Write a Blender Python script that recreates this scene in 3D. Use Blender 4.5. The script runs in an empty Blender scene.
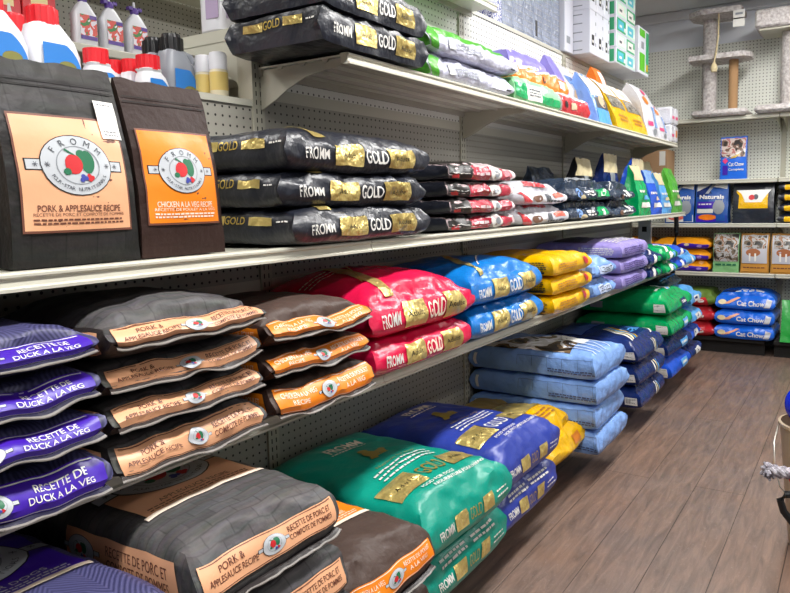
import bpy, math, random
from mathutils import Vector, noise, Matrix
C = bpy.context.scene.collection
PI = math.pi
# ------------------------------------------------------------------ helpers
def tag(o, label=None, cat=None, group=None, kind=None):
    if label: o['label'] = label
    if cat: o['category'] = cat
    if group: o['group'] = group
    if kind: o['kind'] = kind
    return o
class MB:
    """collects geometry with material slots, links it as one mesh object"""
    def __init__(s): s.v = []; s.f = []; s.m = []; s.mats = []
    def mi(s, m):
        if m not in s.mats: s.mats.append(m)
        return s.mats.index(m)
    def add(s, vs, fs, m):
        n = len(s.v); k = s.mi(m)
        s.v += [tuple(q) for q in vs]
        for f in fs: s.f.append(tuple(i + n for i in f)); s.m.append(k)
    def box(s, x0, x1, y0, y1, z0, z1, m, bev=0.0, rot=0, c=None):
        b = bev
        if b <= 0:
            vs = [(x, y, z) for x in (x0, x1) for y in (y0, y1) for z in (z0, z1)]
            fs = [(0, 1, 3, 2), (4, 6, 7, 5), (0, 4, 5, 1), (2, 3, 7, 6), (0, 2, 6, 4), (1, 5, 7, 3)]
        else:
            vs = []; idx = {}
            for ix, X in enumerate((x0, x1)):
                for iy, Y in enumerate((y0, y1)):
                    for iz, Z in enumerate((z0, z1)):
                        sx, sy, sz = (1 - 2 * ix), (1 - 2 * iy), (1 - 2 * iz)
                        for ax in range(3):
                            p = [X + sx * b, Y + sy * b, Z + sz * b]; p[ax] = (X, Y, Z)[ax]
                            idx[(ix, iy, iz, ax)] = len(vs); vs.append(tuple(p))
            fs = []
            def q(*k): fs.append(tuple(idx[t] for t in k))
            for i in (0, 1):
                q((i, 0, 0, 0), (i, 1, 0, 0), (i, 1, 1, 0), (i, 0, 1, 0))
                q((0, i, 0, 1), (1, i, 0, 1), (1, i, 1, 1), (0, i, 1, 1))
                q((0, 0, i, 2), (1, 0, i, 2), (1, 1, i, 2), (0, 1, i, 2))
                for j in (0, 1):
                    q((i, j, 0, 0), (i, j, 1, 0), (i, j, 1, 1), (i, j, 0, 1))
                    q((i, 0, j, 0), (i, 1, j, 0), (i, 1, j, 2), (i, 0, j, 2))
                    q((0, i, j, 1), (1, i, j, 1), (1, i, j, 2), (0, i, j, 2))
                    for k in (0, 1): q((i, j, k, 0), (i, j, k, 1), (i, j, k, 2))
        if rot:
            cx, cy = c if c else ((x0 + x1) / 2, (y0 + y1) / 2)
            cr, sr = math.cos(rot), math.sin(rot)
            vs = [(cx + (x - cx) * cr - (y - cy) * sr, cy + (x - cx) * sr + (y - cy) * cr, z) for x, y, z in vs]
        s.add(vs, fs, m); return s
    def lathe(s, prof, m, c=(0, 0, 0), n=24, ax='z', sx=1, sy=1):
        vs = []; fs = []
        for r, z in prof:
            for i in range(n):
                a = 2 * PI * i / n; vs.append((c[0] + r * math.cos(a) * sx, c[1] + r * math.sin(a) * sy, c[2] + z))
        for j in range(len(prof) - 1):
            for i in range(n):
                k = (i + 1) % n; fs.append((j * n + i, j * n + k, (j + 1) * n + k, (j + 1) * n + i))
        fs.append(tuple(range(n - 1, -1, -1))); fs.append(tuple((len(prof) - 1) * n + i for i in range(n)))
        s.add(vs, fs, m); return s
    def tube(s, pts, r, m, n=8, closed=False):
        pts = [Vector(p) for p in pts]; vs = []; fs = []; N = len(pts)
        up = Vector((0, 0, 1)); rr = r if isinstance(r, (list, tuple)) else [r] * N
        for i, p in enumerate(pts):
            if closed: t = pts[(i + 1) % N] - pts[i - 1]
            else: t = pts[min(i + 1, N - 1)] - pts[max(i - 1, 0)]
            t.normalize(); a = t.cross(up)
            if a.length < .1: a = t.cross(Vector((1, 0, 0)))
            a.normalize(); b = t.cross(a)
            for k in range(n):
                th = 2 * PI * k / n; vs.append(p + (a * math.cos(th) + b * math.sin(th)) * rr[i])
        M = N if closed else N - 1
        for i in range(M):
            j = (i + 1) % N
            for k in range(n):
                l = (k + 1) % n; fs.append((i * n + k, i * n + l, j * n + l, j * n + k))
        if not closed:
            fs.append(tuple(range(n - 1, -1, -1))); fs.append(tuple((N - 1) * n + k for k in range(n)))
        s.add(vs, fs, m); return s
    def extrude(s, poly, y0, y1, m, axis='y'):
        """poly in (x,z) extruded along y, or (y,z) along x, or (x,y) along z"""
        n = len(poly)
        def P(a, b, t): return {'y': (a, t, b), 'x': (t, a, b), 'z': (a, b, t)}[axis]
        vs = [P(a, b, y0) for a, b in poly] + [P(a, b, y1) for a, b in poly]
        fs = [(i, (i + 1) % n, (i + 1) % n + n, i + n) for i in range(n)] + [tuple(range(n)), tuple(range(2 * n - 1, n - 1, -1))]
        s.add(vs, fs, m); return s
    def build(s, name, parent=None, loc=None, rot=None, smooth=True, fixn=True):
        me = bpy.data.meshes.new(name); me.from_pydata(s.v, [], s.f)
        for m in s.mats: me.materials.append(m)
        me.polygons.foreach_set('material_index', s.m)
        me.polygons.foreach_set('use_smooth', [smooth] * len(s.f))
        if fixn:
            import bmesh
            bm = bmesh.new(); bm.from_mesh(me); bmesh.ops.recalc_face_normals(bm, faces=bm.faces)
            bm.to_mesh(me); bm.free()
        me.update()
        if smooth: me.set_sharp_from_angle(angle=math.radians(38))
        o = bpy.data.objects.new(name, me); C.objects.link(o)
        if parent: o.parent = parent
        if loc is not None: o.location = loc
        if rot is not None: o.rotation_euler = rot
        return o
def empty(name, loc=(0, 0, 0), rot=(0, 0, 0)):
    o = bpy.data.objects.new(name, None); C.objects.link(o); o.location = loc; o.rotation_euler = rot
    o.empty_display_size = .05
    return o
def dup(root, loc, rotz=None, label=None, group=None):
    r = root.copy(); C.objects.link(r); r.location = loc
    if rotz is not None: r.rotation_euler = (0, 0, rotz)
    if label: r['label'] = label
    if group: r['group'] = group
    for ch in list(root.children):
        c = ch.copy(); C.objects.link(c); c.parent = r
        for g in list(ch.children):
            d = g.copy(); C.objects.link(d); d.parent = c
    return r
# ------------------------------------------------------------------ materials
def nt(name):
    m = bpy.data.materials.new(name); m.use_nodes = True
    t = m.node_tree; b = t.nodes['Principled BSDF']; return m, t, b
def N(t, typ, **kw):
    n = t.nodes.new(typ)
    for k, v in kw.items():
        if k.startswith('_'): setattr(n, k[1:], v)
        else: n.inputs[k.replace('__', ' ')].default_value = v
    return n
def bump(t, b, scale, dist, strength=.5, detail=4, coord='Object', stretch=None):
    tc = t.nodes.new('ShaderNodeTexCoord'); nz = N(t, 'ShaderNodeTexNoise', Scale=scale, Detail=detail)
    if stretch:
        mp = t.nodes.new('ShaderNodeMapping'); mp.inputs['Scale'].default_value = stretch
        t.links.new(tc.outputs[coord], mp.inputs[0]); t.links.new(mp.outputs[0], nz.inputs['Vector'])
    else: t.links.new(tc.outputs[coord], nz.inputs['Vector'])
    bp = N(t, 'ShaderNodeBump', Strength=strength, Distance=dist)
    t.links.new(nz.outputs['Fac'], bp.inputs['Height']); t.links.new(bp.outputs[0], b.inputs['Normal'])
    return nz, tc, bp
def rgb(h):
    if isinstance(h, (tuple, list)): return tuple(h) + (1,) if len(h) == 3 else tuple(h)
    h = h.lstrip('#'); c = [int(h[i:i + 2], 16) / 255 for i in (0, 2, 4)]
    return tuple((x / 12.92 if x <= .04045 else ((x + .055) / 1.055) ** 2.4) for x in c) + (1,)
MC = {}
def plain(name, col, rough=.5, metal=0, spec=.5):
    if name in MC: return MC[name]
    m, t, b = nt(name); b.inputs['Base Color'].default_value = rgb(col); b.inputs['Roughness'].default_value = rough
    b.inputs['Metallic'].default_value = metal; b.inputs['Specular IOR Level'].default_value = spec
    MC[name] = m; return m
def film(name, col, rough=.32, bs=14, bd=.006, strength=.45, vary=.12, metal=0, spec=.5):
    """printed plastic film: slight tone variation and wrinkles"""
    if name in MC: return MC[name]
    m, t, b = nt(name); c = rgb(col)
    nz, tc, bp = bump(t, b, bs, bd * 2.0, min(1, strength * 1.7), 5)
    n2 = N(t, 'ShaderNodeTexNoise', Scale=5.0, Detail=3); t.links.new(tc.outputs['Object'], n2.inputs['Vector'])
    cr = t.nodes.new('ShaderNodeValToRGB'); t.links.new(n2.outputs['Fac'], cr.inputs[0])
    cr.color_ramp.elements[0].position = .3; cr.color_ramp.elements[1].position = .7
    cr.color_ramp.elements[0].color = tuple(x * (1 - vary) for x in c[:3]) + (1,)
    cr.color_ramp.elements[1].color = tuple(min(1, x * (1 + vary)) for x in c[:3]) + (1,)
    t.links.new(cr.outputs[0], b.inputs['Base Color'])
    b.inputs['Roughness'].default_value = rough; b.inputs['Metallic'].default_value = metal; b.inputs['Specular IOR Level'].default_value = spec
    MC[name] = m; return m
def ink(name, col, rough=.4, metal=0, bs=0):
    if name in MC: return MC[name]
    m = plain(name, col, rough, metal)
    if bs:
        bump(m.node_tree, m.node_tree.nodes['Principled BSDF'], bs, .004, .5, 3)
    return m
def photo(name, cols, scale=12, rough=.35, dist=1.5):
    """a blurred printed picture: blotches of several colours"""
    if name in MC: return MC[name]
    m, t, b = nt(name); tc = t.nodes.new('ShaderNodeTexCoord')
    nz = N(t, 'ShaderNodeTexNoise', Scale=scale, Detail=2, Distortion=dist); t.links.new(tc.outputs['Object'], nz.inputs['Vector'])
    cr = t.nodes.new('ShaderNodeValToRGB'); t.links.new(nz.outputs['Fac'], cr.inputs[0]); cr.color_ramp.interpolation = 'CONSTANT' if len(cols) > 3 else 'LINEAR'
    e = cr.color_ramp.elements
    while len(e) < len(cols): e.new(.5)
    for i, c in enumerate(cols):
        e[i].position = .32 + .36 * i / max(1, len(cols) - 1); e[i].color = rgb(c)
    t.links.new(cr.outputs[0], b.inputs['Base Color']); b.inputs['Roughness'].default_value = rough
    MC[name] = m; return m
def mathn(t, op, a, b=None, c=None):
    n = t.nodes.new('ShaderNodeMath'); n.operation = op
    for i, x in enumerate((a, b, c)):
        if x is None: continue
        if isinstance(x, (int, float)): n.inputs[i].default_value = x
        else: t.links.new(x, n.inputs[i])
    return n.outputs[0]
def weave(name, c1, c2, c3):
    m, t, b = nt(name); tc = t.nodes.new('ShaderNodeTexCoord'); mp = t.nodes.new('ShaderNodeMapping')
    t.links.new(tc.outputs['Object'], mp.inputs[0]); mp.inputs['Rotation'].default_value = (0, 0, PI / 2)
    br = N(t, 'ShaderNodeTexBrick', Scale=1.0); br.inputs['Brick Width'].default_value = .058; br.inputs['Row Height'].default_value = .024
    br.inputs['Mortar Size'].default_value = .0025; br.inputs['Mortar Smooth'].default_value = 1; br.offset = .5
    t.links.new(mp.outputs[0], br.inputs['Vector'])
    br.inputs['Color1'].default_value = rgb(c1); br.inputs['Color2'].default_value = rgb(c2); br.inputs['Mortar'].default_value = rgb(c3)
    nz = N(t, 'ShaderNodeTexNoise', Scale=60.0, Detail=3); mp2 = t.nodes.new('ShaderNodeMapping'); mp2.inputs['Scale'].default_value = (1.5, .12, 1)
    t.links.new(tc.outputs['Object'], mp2.inputs[0]); t.links.new(mp2.outputs[0], nz.inputs['Vector'])
    mx = t.nodes.new('ShaderNodeMix'); mx.data_type = 'RGBA'; mx.blend_type = 'OVERLAY'; mx.inputs[0].default_value = .6
    t.links.new(br.outputs['Color'], mx.inputs[6]); t.links.new(nz.outputs['Color'], mx.inputs[7])
    hs = N(t, 'ShaderNodeHueSaturation', Saturation=.35); t.links.new(mx.outputs[2], hs.inputs['Color'])
    t.links.new(hs.outputs[0], b.inputs['Base Color']); b.inputs['Roughness'].default_value = .45; b.inputs['Specular IOR Level'].default_value = .22
    n3 = N(t, 'ShaderNodeTexNoise', Scale=14.0, Detail=4); t.links.new(tc.outputs['Object'], n3.inputs['Vector'])
    bp = N(t, 'ShaderNodeBump', Strength=.8, Distance=.012); t.links.new(n3.outputs['Fac'], bp.inputs['Height']); t.links.new(bp.outputs[0], b.inputs['Normal'])
    return m
def herring(name, c1, c2):
    m, t, b = nt(name); tc = t.nodes.new('ShaderNodeTexCoord'); sp = t.nodes.new('ShaderNodeSeparateXYZ'); t.links.new(tc.outputs['Object'], sp.inputs[0])
    z = mathn(t, 'PINGPONG', sp.outputs['Y'], .05)
    s1 = mathn(t, 'ADD', sp.outputs['X'], mathn(t, 'MULTIPLY', z, 1.3)); s1 = mathn(t, 'ADD', s1, sp.outputs['Z'])
    w = mathn(t, 'SINE', mathn(t, 'MULTIPLY', s1, 2 * PI / .0105))
    f = mathn(t, 'MULTIPLY_ADD', w, .5, .5)
    mx = t.nodes.new('ShaderNodeMix'); mx.data_type = 'RGBA'; t.links.new(f, mx.inputs[0]); mx.inputs[6].default_value = rgb(c1); mx.inputs[7].default_value = rgb(c2)
    t.links.new(mx.outputs[2], b.inputs['Base Color']); b.inputs['Roughness'].default_value = .45
    n3 = N(t, 'ShaderNodeTexNoise', Scale=12.0, Detail=4); t.links.new(tc.outputs['Object'], n3.inputs['Vector'])
    bp = N(t, 'ShaderNodeBump', Strength=.4, Distance=.006); t.links.new(n3.outputs['Fac'], bp.inputs['Height']); t.links.new(bp.outputs[0], b.inputs['Normal'])
    return m
def pegboard(name, col, ax1, hole=.0035):
    m, t, b = nt(name); tc = t.nodes.new('ShaderNodeTexCoord'); sp = t.nodes.new('ShaderNodeSeparateXYZ'); t.links.new(tc.outputs['Object'], sp.inputs[0])
    def cell(o): return mathn(t, 'SUBTRACT', mathn(t, 'FRACT', mathn(t, 'ADD', mathn(t, 'DIVIDE', o, .0254), 100.25)), .5)
    u = cell(sp.outputs[ax1]); v = cell(sp.outputs['Z'])
    d = mathn(t, 'SQRT', mathn(t, 'ADD', mathn(t, 'MULTIPLY', u, u), mathn(t, 'MULTIPLY', v, v)))
    h = mathn(t, 'LESS_THAN', d, hole / .0254)
    mx = t.nodes.new('ShaderNodeMix'); mx.data_type = 'RGBA'; t.links.new(h, mx.inputs[0]); mx.inputs[6].default_value = rgb(col); mx.inputs[7].default_value = (.012, .011, .01, 1)
    t.links.new(mx.outputs[2], b.inputs['Base Color']); b.inputs['Roughness'].default_value = .5
    return m
def carpet(name, c1, c2):
    m, t, b = nt(name); tc = t.nodes.new('ShaderNodeTexCoord'); nz = N(t, 'ShaderNodeTexNoise', Scale=55.0, Detail=4); t.links.new(tc.outputs['Object'], nz.inputs['Vector'])
    cr = t.nodes.new('ShaderNodeValToRGB'); cr.color_ramp.elements[0].color = rgb(c1); cr.color_ramp.elements[1].color = rgb(c2)
    cr.color_ramp.elements[0].position = .35; cr.color_ramp.elements[1].position = .65
    t.links.new(nz.outputs['Fac'], cr.inputs[0]); t.links.new(cr.outputs[0], b.inputs['Base Color']); b.inputs['Roughness'].default_value = .95
    bp = N(t, 'ShaderNodeBump', Strength=.8, Distance=.01); t.links.new(nz.outputs['Fac'], bp.inputs['Height']); t.links.new(bp.outputs[0], b.inputs['Normal'])
    return m
PLK = -.021
def planks(name):
    m, t, b = nt(name); tc = t.nodes.new('ShaderNodeTexCoord'); mp = t.nodes.new('ShaderNodeMapping'); t.links.new(tc.outputs['Object'], mp.inputs[0])
    mp.inputs['Rotation'].default_value = (0, 0, PI / 2); mp.inputs['Location'].default_value = (.35, PLK, 0)
    br = N(t, 'ShaderNodeTexBrick', Scale=1.0); br.inputs['Brick Width'].default_value = 2.6; br.inputs['Row Height'].default_value = .19
    br.inputs['Mortar Size'].default_value = .0016; br.inputs['Mortar Smooth'].default_value = .3; br.offset = .37; br.offset_frequency = 2
    t.links.new(mp.outputs[0], br.inputs['Vector'])
    br.inputs['Color1'].default_value = rgb('#88776e'); br.inputs['Color2'].default_value = rgb('#80736c'); br.inputs['Mortar'].default_value = rgb('#4a3c34')
    mg = t.nodes.new('ShaderNodeMapping'); mg.inputs['Scale'].default_value = (7, .8, 1); t.links.new(tc.outputs['Object'], mg.inputs[0])
    g = N(t, 'ShaderNodeTexNoise', Scale=5.0, Detail=8, Distortion=.8, Roughness=.65); t.links.new(mg.outputs[0], g.inputs['Vector'])
    cr = t.nodes.new('ShaderNodeValToRGB'); t.links.new(g.outputs['Fac'], cr.inputs[0])
    cr.color_ramp.elements[0].position = .3; cr.color_ramp.elements[1].position = .72; cr.color_ramp.elements[0].color = rgb('#6a5f5a'); cr.color_ramp.elements[1].color = rgb('#c0aea2')
    # worn grey patches against redder paint
    pn = N(t, 'ShaderNodeTexNoise', Scale=2.3, Detail=5, Roughness=.6); t.links.new(tc.outputs['Object'], pn.inputs['Vector'])
    pr = t.nodes.new('ShaderNodeValToRGB'); t.links.new(pn.outputs['Fac'], pr.inputs[0]); pr.color_ramp.elements[0].position = .38; pr.color_ramp.elements[1].position = .6
    pr.color_ramp.elements[0].color = rgb('#8c7768'); pr.color_ramp.elements[1].color = rgb('#827a76')
    m1 = t.nodes.new('ShaderNodeMix'); m1.data_type = 'RGBA'; m1.blend_type = 'MIX'; m1.inputs[0].default_value = .5
    t.links.new(br.outputs['Color'], m1.inputs[6]); t.links.new(pr.outputs[0], m1.inputs[7])
    m2 = t.nodes.new('ShaderNodeMix'); m2.data_type = 'RGBA'; m2.blend_type = 'OVERLAY'; m2.inputs[0].default_value = .8
    t.links.new(m1.outputs[2], m2.inputs[6]); t.links.new(cr.outputs[0], m2.inputs[7])
    # seams stay dark
    inv = mathn(t, 'SUBTRACT', 1.0, br.outputs['Fac'])
    m3 = t.nodes.new('ShaderNodeMix'); m3.data_type = 'RGBA'; t.links.new(br.outputs['Fac'], m3.inputs[0]); t.links.new(m2.outputs[2], m3.inputs[6]); m3.inputs[7].default_value = rgb('#3a2e28')
    # light scratches and specks
    sc = N(t, 'ShaderNodeTexNoise', Scale=70.0, Detail=6, Roughness=.8); ms = t.nodes.new('ShaderNodeMapping'); ms.inputs['Scale'].default_value = (1.2, .7, 1)
    t.links.new(tc.outputs['Object'], ms.inputs[0]); t.links.new(ms.outputs[0], sc.inputs['Vector'])
    sr = t.nodes.new('ShaderNodeValToRGB'); t.links.new(sc.outputs['Fac'], sr.inputs[0]); sr.color_ramp.elements[0].position = .57; sr.color_ramp.elements[1].position = .8
    m4 = t.nodes.new('ShaderNodeMix'); m4.data_type = 'RGBA'; t.links.new(mathn(t, 'MULTIPLY', sr.outputs[0], .5), m4.inputs[0]); t.links.new(m3.outputs[2], m4.inputs[6]); m4.inputs[7].default_value = rgb('#b8aaa0')
    t.links.new(m4.outputs[2], b.inputs['Base Color']); b.inputs['Roughness'].default_value = .42
    bp = N(t, 'ShaderNodeBump', Strength=.35, Distance=.004); 
    hh = mathn(t, 'SUBTRACT', g.outputs['Fac'], mathn(t, 'MULTIPLY', br.outputs['Fac'], 1.5)); t.links.new(hh, bp.inputs['Height']); t.links.new(bp.outputs[0], b.inputs['Normal'])
    return m
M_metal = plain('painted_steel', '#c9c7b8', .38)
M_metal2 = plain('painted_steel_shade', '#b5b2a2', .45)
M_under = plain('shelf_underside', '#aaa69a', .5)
M_peg = pegboard('pegboard_taupe_shaded', '#a6a398', 'Y')  # darker copy of the board, shade below the top shelf put in the colour
M_pegu = pegboard('pegboard_cream_lit', '#e4e4de', 'Y')  # same board made lighter, lamplight from above put in the colour
M_pegx = pegboard('pegboard_back', '#dfe1d8', 'X', .0042)
M_wall = plain('wall_paint', '#e6eaf2', .8)
M_wall2 = plain('wall_paint_dim', '#4d4c4a', .8)
M_ceil = plain('ceiling_paint', '#e4e6ea', .85)
M_floor = planks('floor_boards')
M_dark = plain('dark_gap', '#14110f', .8)
W_ = ink('ink_white', '#e2e0da', .45); K_ = ink('ink_black', '#15120f', .4)
GOLD = film('gold_foil', '#dcc478', .3, 6, .04, .6, .25, metal=.6)
GOLDI = ink('ink_gold', '#c9ad52', .35, .6)
M_grey = weave('woven_grey_print', '#494446', '#565153', '#423d3f')
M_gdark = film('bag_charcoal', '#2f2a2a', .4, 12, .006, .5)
M_stand = weave('woven_charcoal_print', '#282422', '#312c2a', '#201d1b')
M_brown = film('bag_brown', '#4e3f39', .45, 60, .0015, .5, .1, spec=.25)
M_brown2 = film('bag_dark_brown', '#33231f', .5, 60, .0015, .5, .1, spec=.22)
M_peach = film('label_peach', '#e8ad84', .35, 10, .003, .3, .05)
M_orange = film('label_orange', '#f08519', .35, 10, .003, .3, .05)
M_purple = film('label_purple', '#3f16a6', .33, 10, .003, .3, .06)
M_duck = herring('herringbone_navy', '#2c2c50', '#504f78')
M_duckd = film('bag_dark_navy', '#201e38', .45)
M_edge = plain('seam_edge', '#807b76', .45)
INKP = ink('ink_brown', '#6d4030', .5); INKL = ink('ink_pale', '#f6e2cf', .5)
SILV = plain('emblem_silver', '#bcc1c6', .35, 0)
RED = ink('ink_red', '#c5242a'); GRN = ink('ink_green', '#1f6b49'); BLU = ink('ink_blueberry', '#39439a')
M_blackfilm = film('bag_black_gloss', '#1e212b', .33, 5, .02, .5, .15, spec=.6)
M_redf = film('bag_raspberry', '#d41446', .27, 12, .007, .5, .1)
M_bluef = film('bag_bright_blue', '#0a73c4', .28, 12, .008, .5, .1)
M_teal = film('bag_teal', '#06937f', .33, 10, .006, .45, .08)
M_navy = film('bag_royal_navy', '#2d3f9c', .33, 10, .006, .45, .08)
M_yel = film('bag_yellow', '#e8b200', .25, 14, .008, .6, .08)
M_lb = film('bag_light_blue', '#7fa6e4', .22, 16, .009, .7, .1)
M_lav = film('bag_lavender', '#9c8fd0', .28, 16, .009, .6, .1)
M_dnavy = film('bag_dark_blue', '#182c66', .25, 14, .008, .6, .1)
M_green = film('bag_green', '#00a05a', .24, 14, .008, .6, .1)
M_blue2 = film('bag_deep_blue', '#1c55d0', .25, 14, .008, .6, .1)
M_sky = film('bag_sky_blue', '#58a6e6', .28, 14, .008, .6, .1)
M_lime = film('bag_lime', '#50a830', .28, 14, .008, .5, .1)
M_white = film('bag_white', '#cfcfd6', .3, 16, .008, .6, .05)
M_wgrey = film('bag_silver_grey', '#b9bccb', .3, 16, .008, .6, .08)
M_pred = film('bag_red', '#c02430', .28, 14, .008, .6, .1)
M_cream = film('bag_cream', '#d8c9a0', .4, 14, .008, .5, .1)
M_vio = film('bag_violet', '#6f58b8', .3, 14, .008, .5, .1)
M_orf = film('bag_orange', '#f07a12', .35, 14, .008, .5, .08)
M_kraft = film('bag_kraft', '#b07c2c', .5, 14, .004, .4, .1)
M_olive = film('bag_olive', '#5f7a30', .4, 14, .006, .5, .15)
M_bgrn = film('bag_pale_green', '#7fb77a', .4, 14, .006, .5, .1)
# ------------------------------------------------------------------ text meshes
TC = {}
def textmesh(s, bold=.0):
    k = (s, bold)
    if k in TC: return TC[k]
    cu = bpy.data.curves.new('t', 'FONT'); cu.body = s; cu.size = 1; cu.resolution_u = 3; cu.offset = bold
    o = bpy.data.objects.new('t', cu); C.objects.link(o)
    dg = bpy.context.evaluated_depsgraph_get(); dg.update(); me = bpy.data.meshes.new_from_object(o.evaluated_get(dg))
    vs = [(v.co.x, v.co.y) for v in me.vertices]; fs = [tuple(p.vertices) for p in me.polygons]
    bpy.data.objects.remove(o); bpy.data.curves.remove(cu); bpy.data.meshes.remove(me)
    x0 = min(v[0] for v in vs); x1 = max(v[0] for v in vs); y0 = min(v[1] for v in vs); y1 = max(v[1] for v in vs)
    vs = [(v[0] - (x0 + x1) / 2, v[1] - (y0 + y1) / 2) for v in vs]
    TC[k] = (vs, fs, x1 - x0, y1 - y0); return TC[k]
# a design is a list of (layer, verts2d, faces, material) on named faces
class Art:
    def __init__(s): s.d = []; s.em = 0
    def raw(s, face, vs, fs, m, layer): s.d.append((face, vs, fs, m, layer, s.em)); return s
    def rect(s, face, x0, x1, y0, y1, m, layer=1, cell=.014, shear=0):
        nx = max(1, int((x1 - x0) / cell)); ny = max(1, int((y1 - y0) / cell))
        vs = [(x0 + (x1 - x0) * i / nx + shear * (y1 - y0) * j / ny, y0 + (y1 - y0) * j / ny) for j in range(ny + 1) for i in range(nx + 1)]
        fs = [(j * (nx + 1) + i, j * (nx + 1) + i + 1, (j + 1) * (nx + 1) + i + 1, (j + 1) * (nx + 1) + i) for j in range(ny) for i in range(nx)]
        return s.raw(face, vs, fs, m, layer)
    def quad(s, face, p, m, layer=1, n=8, k=8):
        vs = []; 
        for j in range(k + 1):
            for i in range(n + 1):
                u, v = i / n, j / k
                vs.append(tuple((1 - u) * (1 - v) * p[0][q] + u * (1 - v) * p[1][q] + u * v * p[2][q] + (1 - u) * v * p[3][q] for q in (0, 1)))
        fs = [(j * (n + 1) + i, j * (n + 1) + i + 1, (j + 1) * (n + 1) + i + 1, (j + 1) * (n + 1) + i) for j in range(k) for i in range(n)]
        return s.raw(face, vs, fs, m, layer)
    def ell(s, face, cx, cy, rx, ry, m, layer=2, n=28, rings=3, inner=0):
        vs = []; fs = []
        if inner == 0:
            vs.append((cx, cy))
            for r in range(1, rings + 1):
                for i in range(n): a = 2 * PI * i / n; vs.append((cx + rx * r / rings * math.cos(a), cy + ry * r / rings * math.sin(a)))
            for i in range(n): fs.append((0, 1 + i, 1 + (i + 1) % n))
            for r in range(rings - 1):
                for i in range(n): k = (i + 1) % n; fs.append((1 + r * n + i, 1 + (r + 1) * n + i, 1 + (r + 1) * n + k, 1 + r * n + k))
        else:
            for f in (inner, 1):
                for i in range(n): a = 2 * PI * i / n; vs.append((cx + rx * f * math.cos(a), cy + ry * f * math.sin(a)))
            for i in range(n): k = (i + 1) % n; fs.append((i, n + i, n + k, k))
        return s.raw(face, vs, fs, m, layer)
    def text(s, face, st, cx, cy, h, m, layer=3, w=None, rot=0, bold=.0, shear=0, align='c'):
        vs, fs, tw, th = textmesh(st, bold); sc = h / max(th, .6); sx = sc if w is None else w / tw
        c, r = math.cos(rot), math.sin(rot); ox = {'c': 0, 'l': tw / 2 * sx, 'r': -tw / 2 * sx}[align]
        out = []
        for x, y in vs:
            X = x * sx + shear * y * sc + ox; Y = y * sc; out.append((cx + X * c - Y * r, cy + X * r + Y * c))
        return s.raw(face, out, fs, m, layer)
    def arc(s, face, st, cx, cy, rx, ry, a0, a1, h, m, layer=3, flip=False):
        n = len(st)
        for i, ch in enumerate(st):
            if ch == ' ': continue
            a = a0 + (a1 - a0) * (i + .5) / n
            x = cx + rx * math.cos(a); y = cy + ry * math.sin(a)
            s.text(face, ch, x, y, h, m, layer, rot=(a + PI / 2 if flip else a - PI / 2))
        return s
    def lines(s, face, x0, x1, y, h, m, layer=3, seed=0, fill=.8):
        """a run of small print too small to read: word-like dashes"""
        r = random.Random(seed + int(y * 9999)); x = x0
        while x < x1:
            w = r.uniform(1.2, 3.5) * h; 
            if x + w > x1: break
            s.rect(face, x, x + w, y - h / 2, y + h / 2, m, layer, cell=.03); x += w + h * .7
        return s
    def emblem(s, face, cx, cy, r, full=True):
        """oval seal with ribbon ends, apple, leaf vegetable and berries"""
        rx, ry = r, r * .8; s.em = 1
        s.rect(face, cx - rx * 1.42, cx + rx * 1.42, cy - ry * .2, cy + ry * .2, K_, 2)
        s.rect(face, cx - rx * 1.38, cx + rx * 1.38, cy - ry * .16, cy + ry * .16, SILV, 3)
        s.ell(face, cx, cy, rx * 1.03, ry * 1.03, K_, 4); s.ell(face, cx, cy, rx, ry, SILV, 5)
        s.ell(face, cx, cy, rx * .62, ry * .66, GRYI, 6, inner=.95)
        s.ell(face, cx - .12 * rx, cy + .03 * ry, rx * .25, ry * .34, RED, 7, n=16, rings=2)
        s.ell(face, cx + .27 * rx, cy + .12 * ry, rx * .2, ry * .4, GRN, 6.5, n=16, rings=2)
        s.ell(face, cx + .12 * rx, cy + .38 * ry, rx * .13, ry * .16, GRN, 6.6, n=12, rings=1)
        s.ell(face, cx - .33 * rx, cy - .22 * ry, rx * .11, ry * .12, GRN, 7.2, n=10, rings=1)
        s.quad(face, [(cx - .1 * rx, cy + .34 * ry), (cx - .05 * rx, cy + .36 * ry), (cx - .3 * rx, cy + .56 * ry), (cx - .34 * rx, cy + .5 * ry)], GRN, 7.4, 2, 2)
        for dx, dy, mm in ((.08, -.38, BLU), (.16, -.44, BLU), (.05, -.5, BLU), (.26, -.36, RED), (.34, -.42, RED), (.28, -.48, RED)):
            s.ell(face, cx + dx * rx, cy + dy * ry, rx * .07, ry * .08, mm, 8, n=8, rings=1)
        if full:
            s.arc(face, 'FROMM', cx, cy, rx * .81, ry * .81, PI * .86, PI * .14, r * .17, GRYD, 7)
            s.arc(face, 'FOUR-STAR NUTRITIONALS', cx, cy, rx * .82, ry * .82, PI * 1.13, PI * 1.87, r * .1, GRYD, 7, flip=True)
            for sx_ in (-1.15, 1.15, -.85, .85):
                for k in range(3): s.rect_rot(face, cx + sx_ * rx, cy, r * .14, r * .018, k * PI / 3, GRYD, 7)
        s.em = 0; return s
    def rect_rot(s, face, cx, cy, w, h, a, m, layer):
        c, r = math.cos(a), math.sin(a); p = [(-w / 2, -h / 2), (w / 2, -h / 2), (w / 2, h / 2), (-w / 2, h / 2)]
        return s.quad(face, [(cx + x * c - y * r, cy + x * r + y * c) for x, y in p], m, layer, 1, 1)
GRYI = ink('ink_grey', '#8b9096'); GRYD = ink('ink_dark_grey', '#4c5058')
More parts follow.
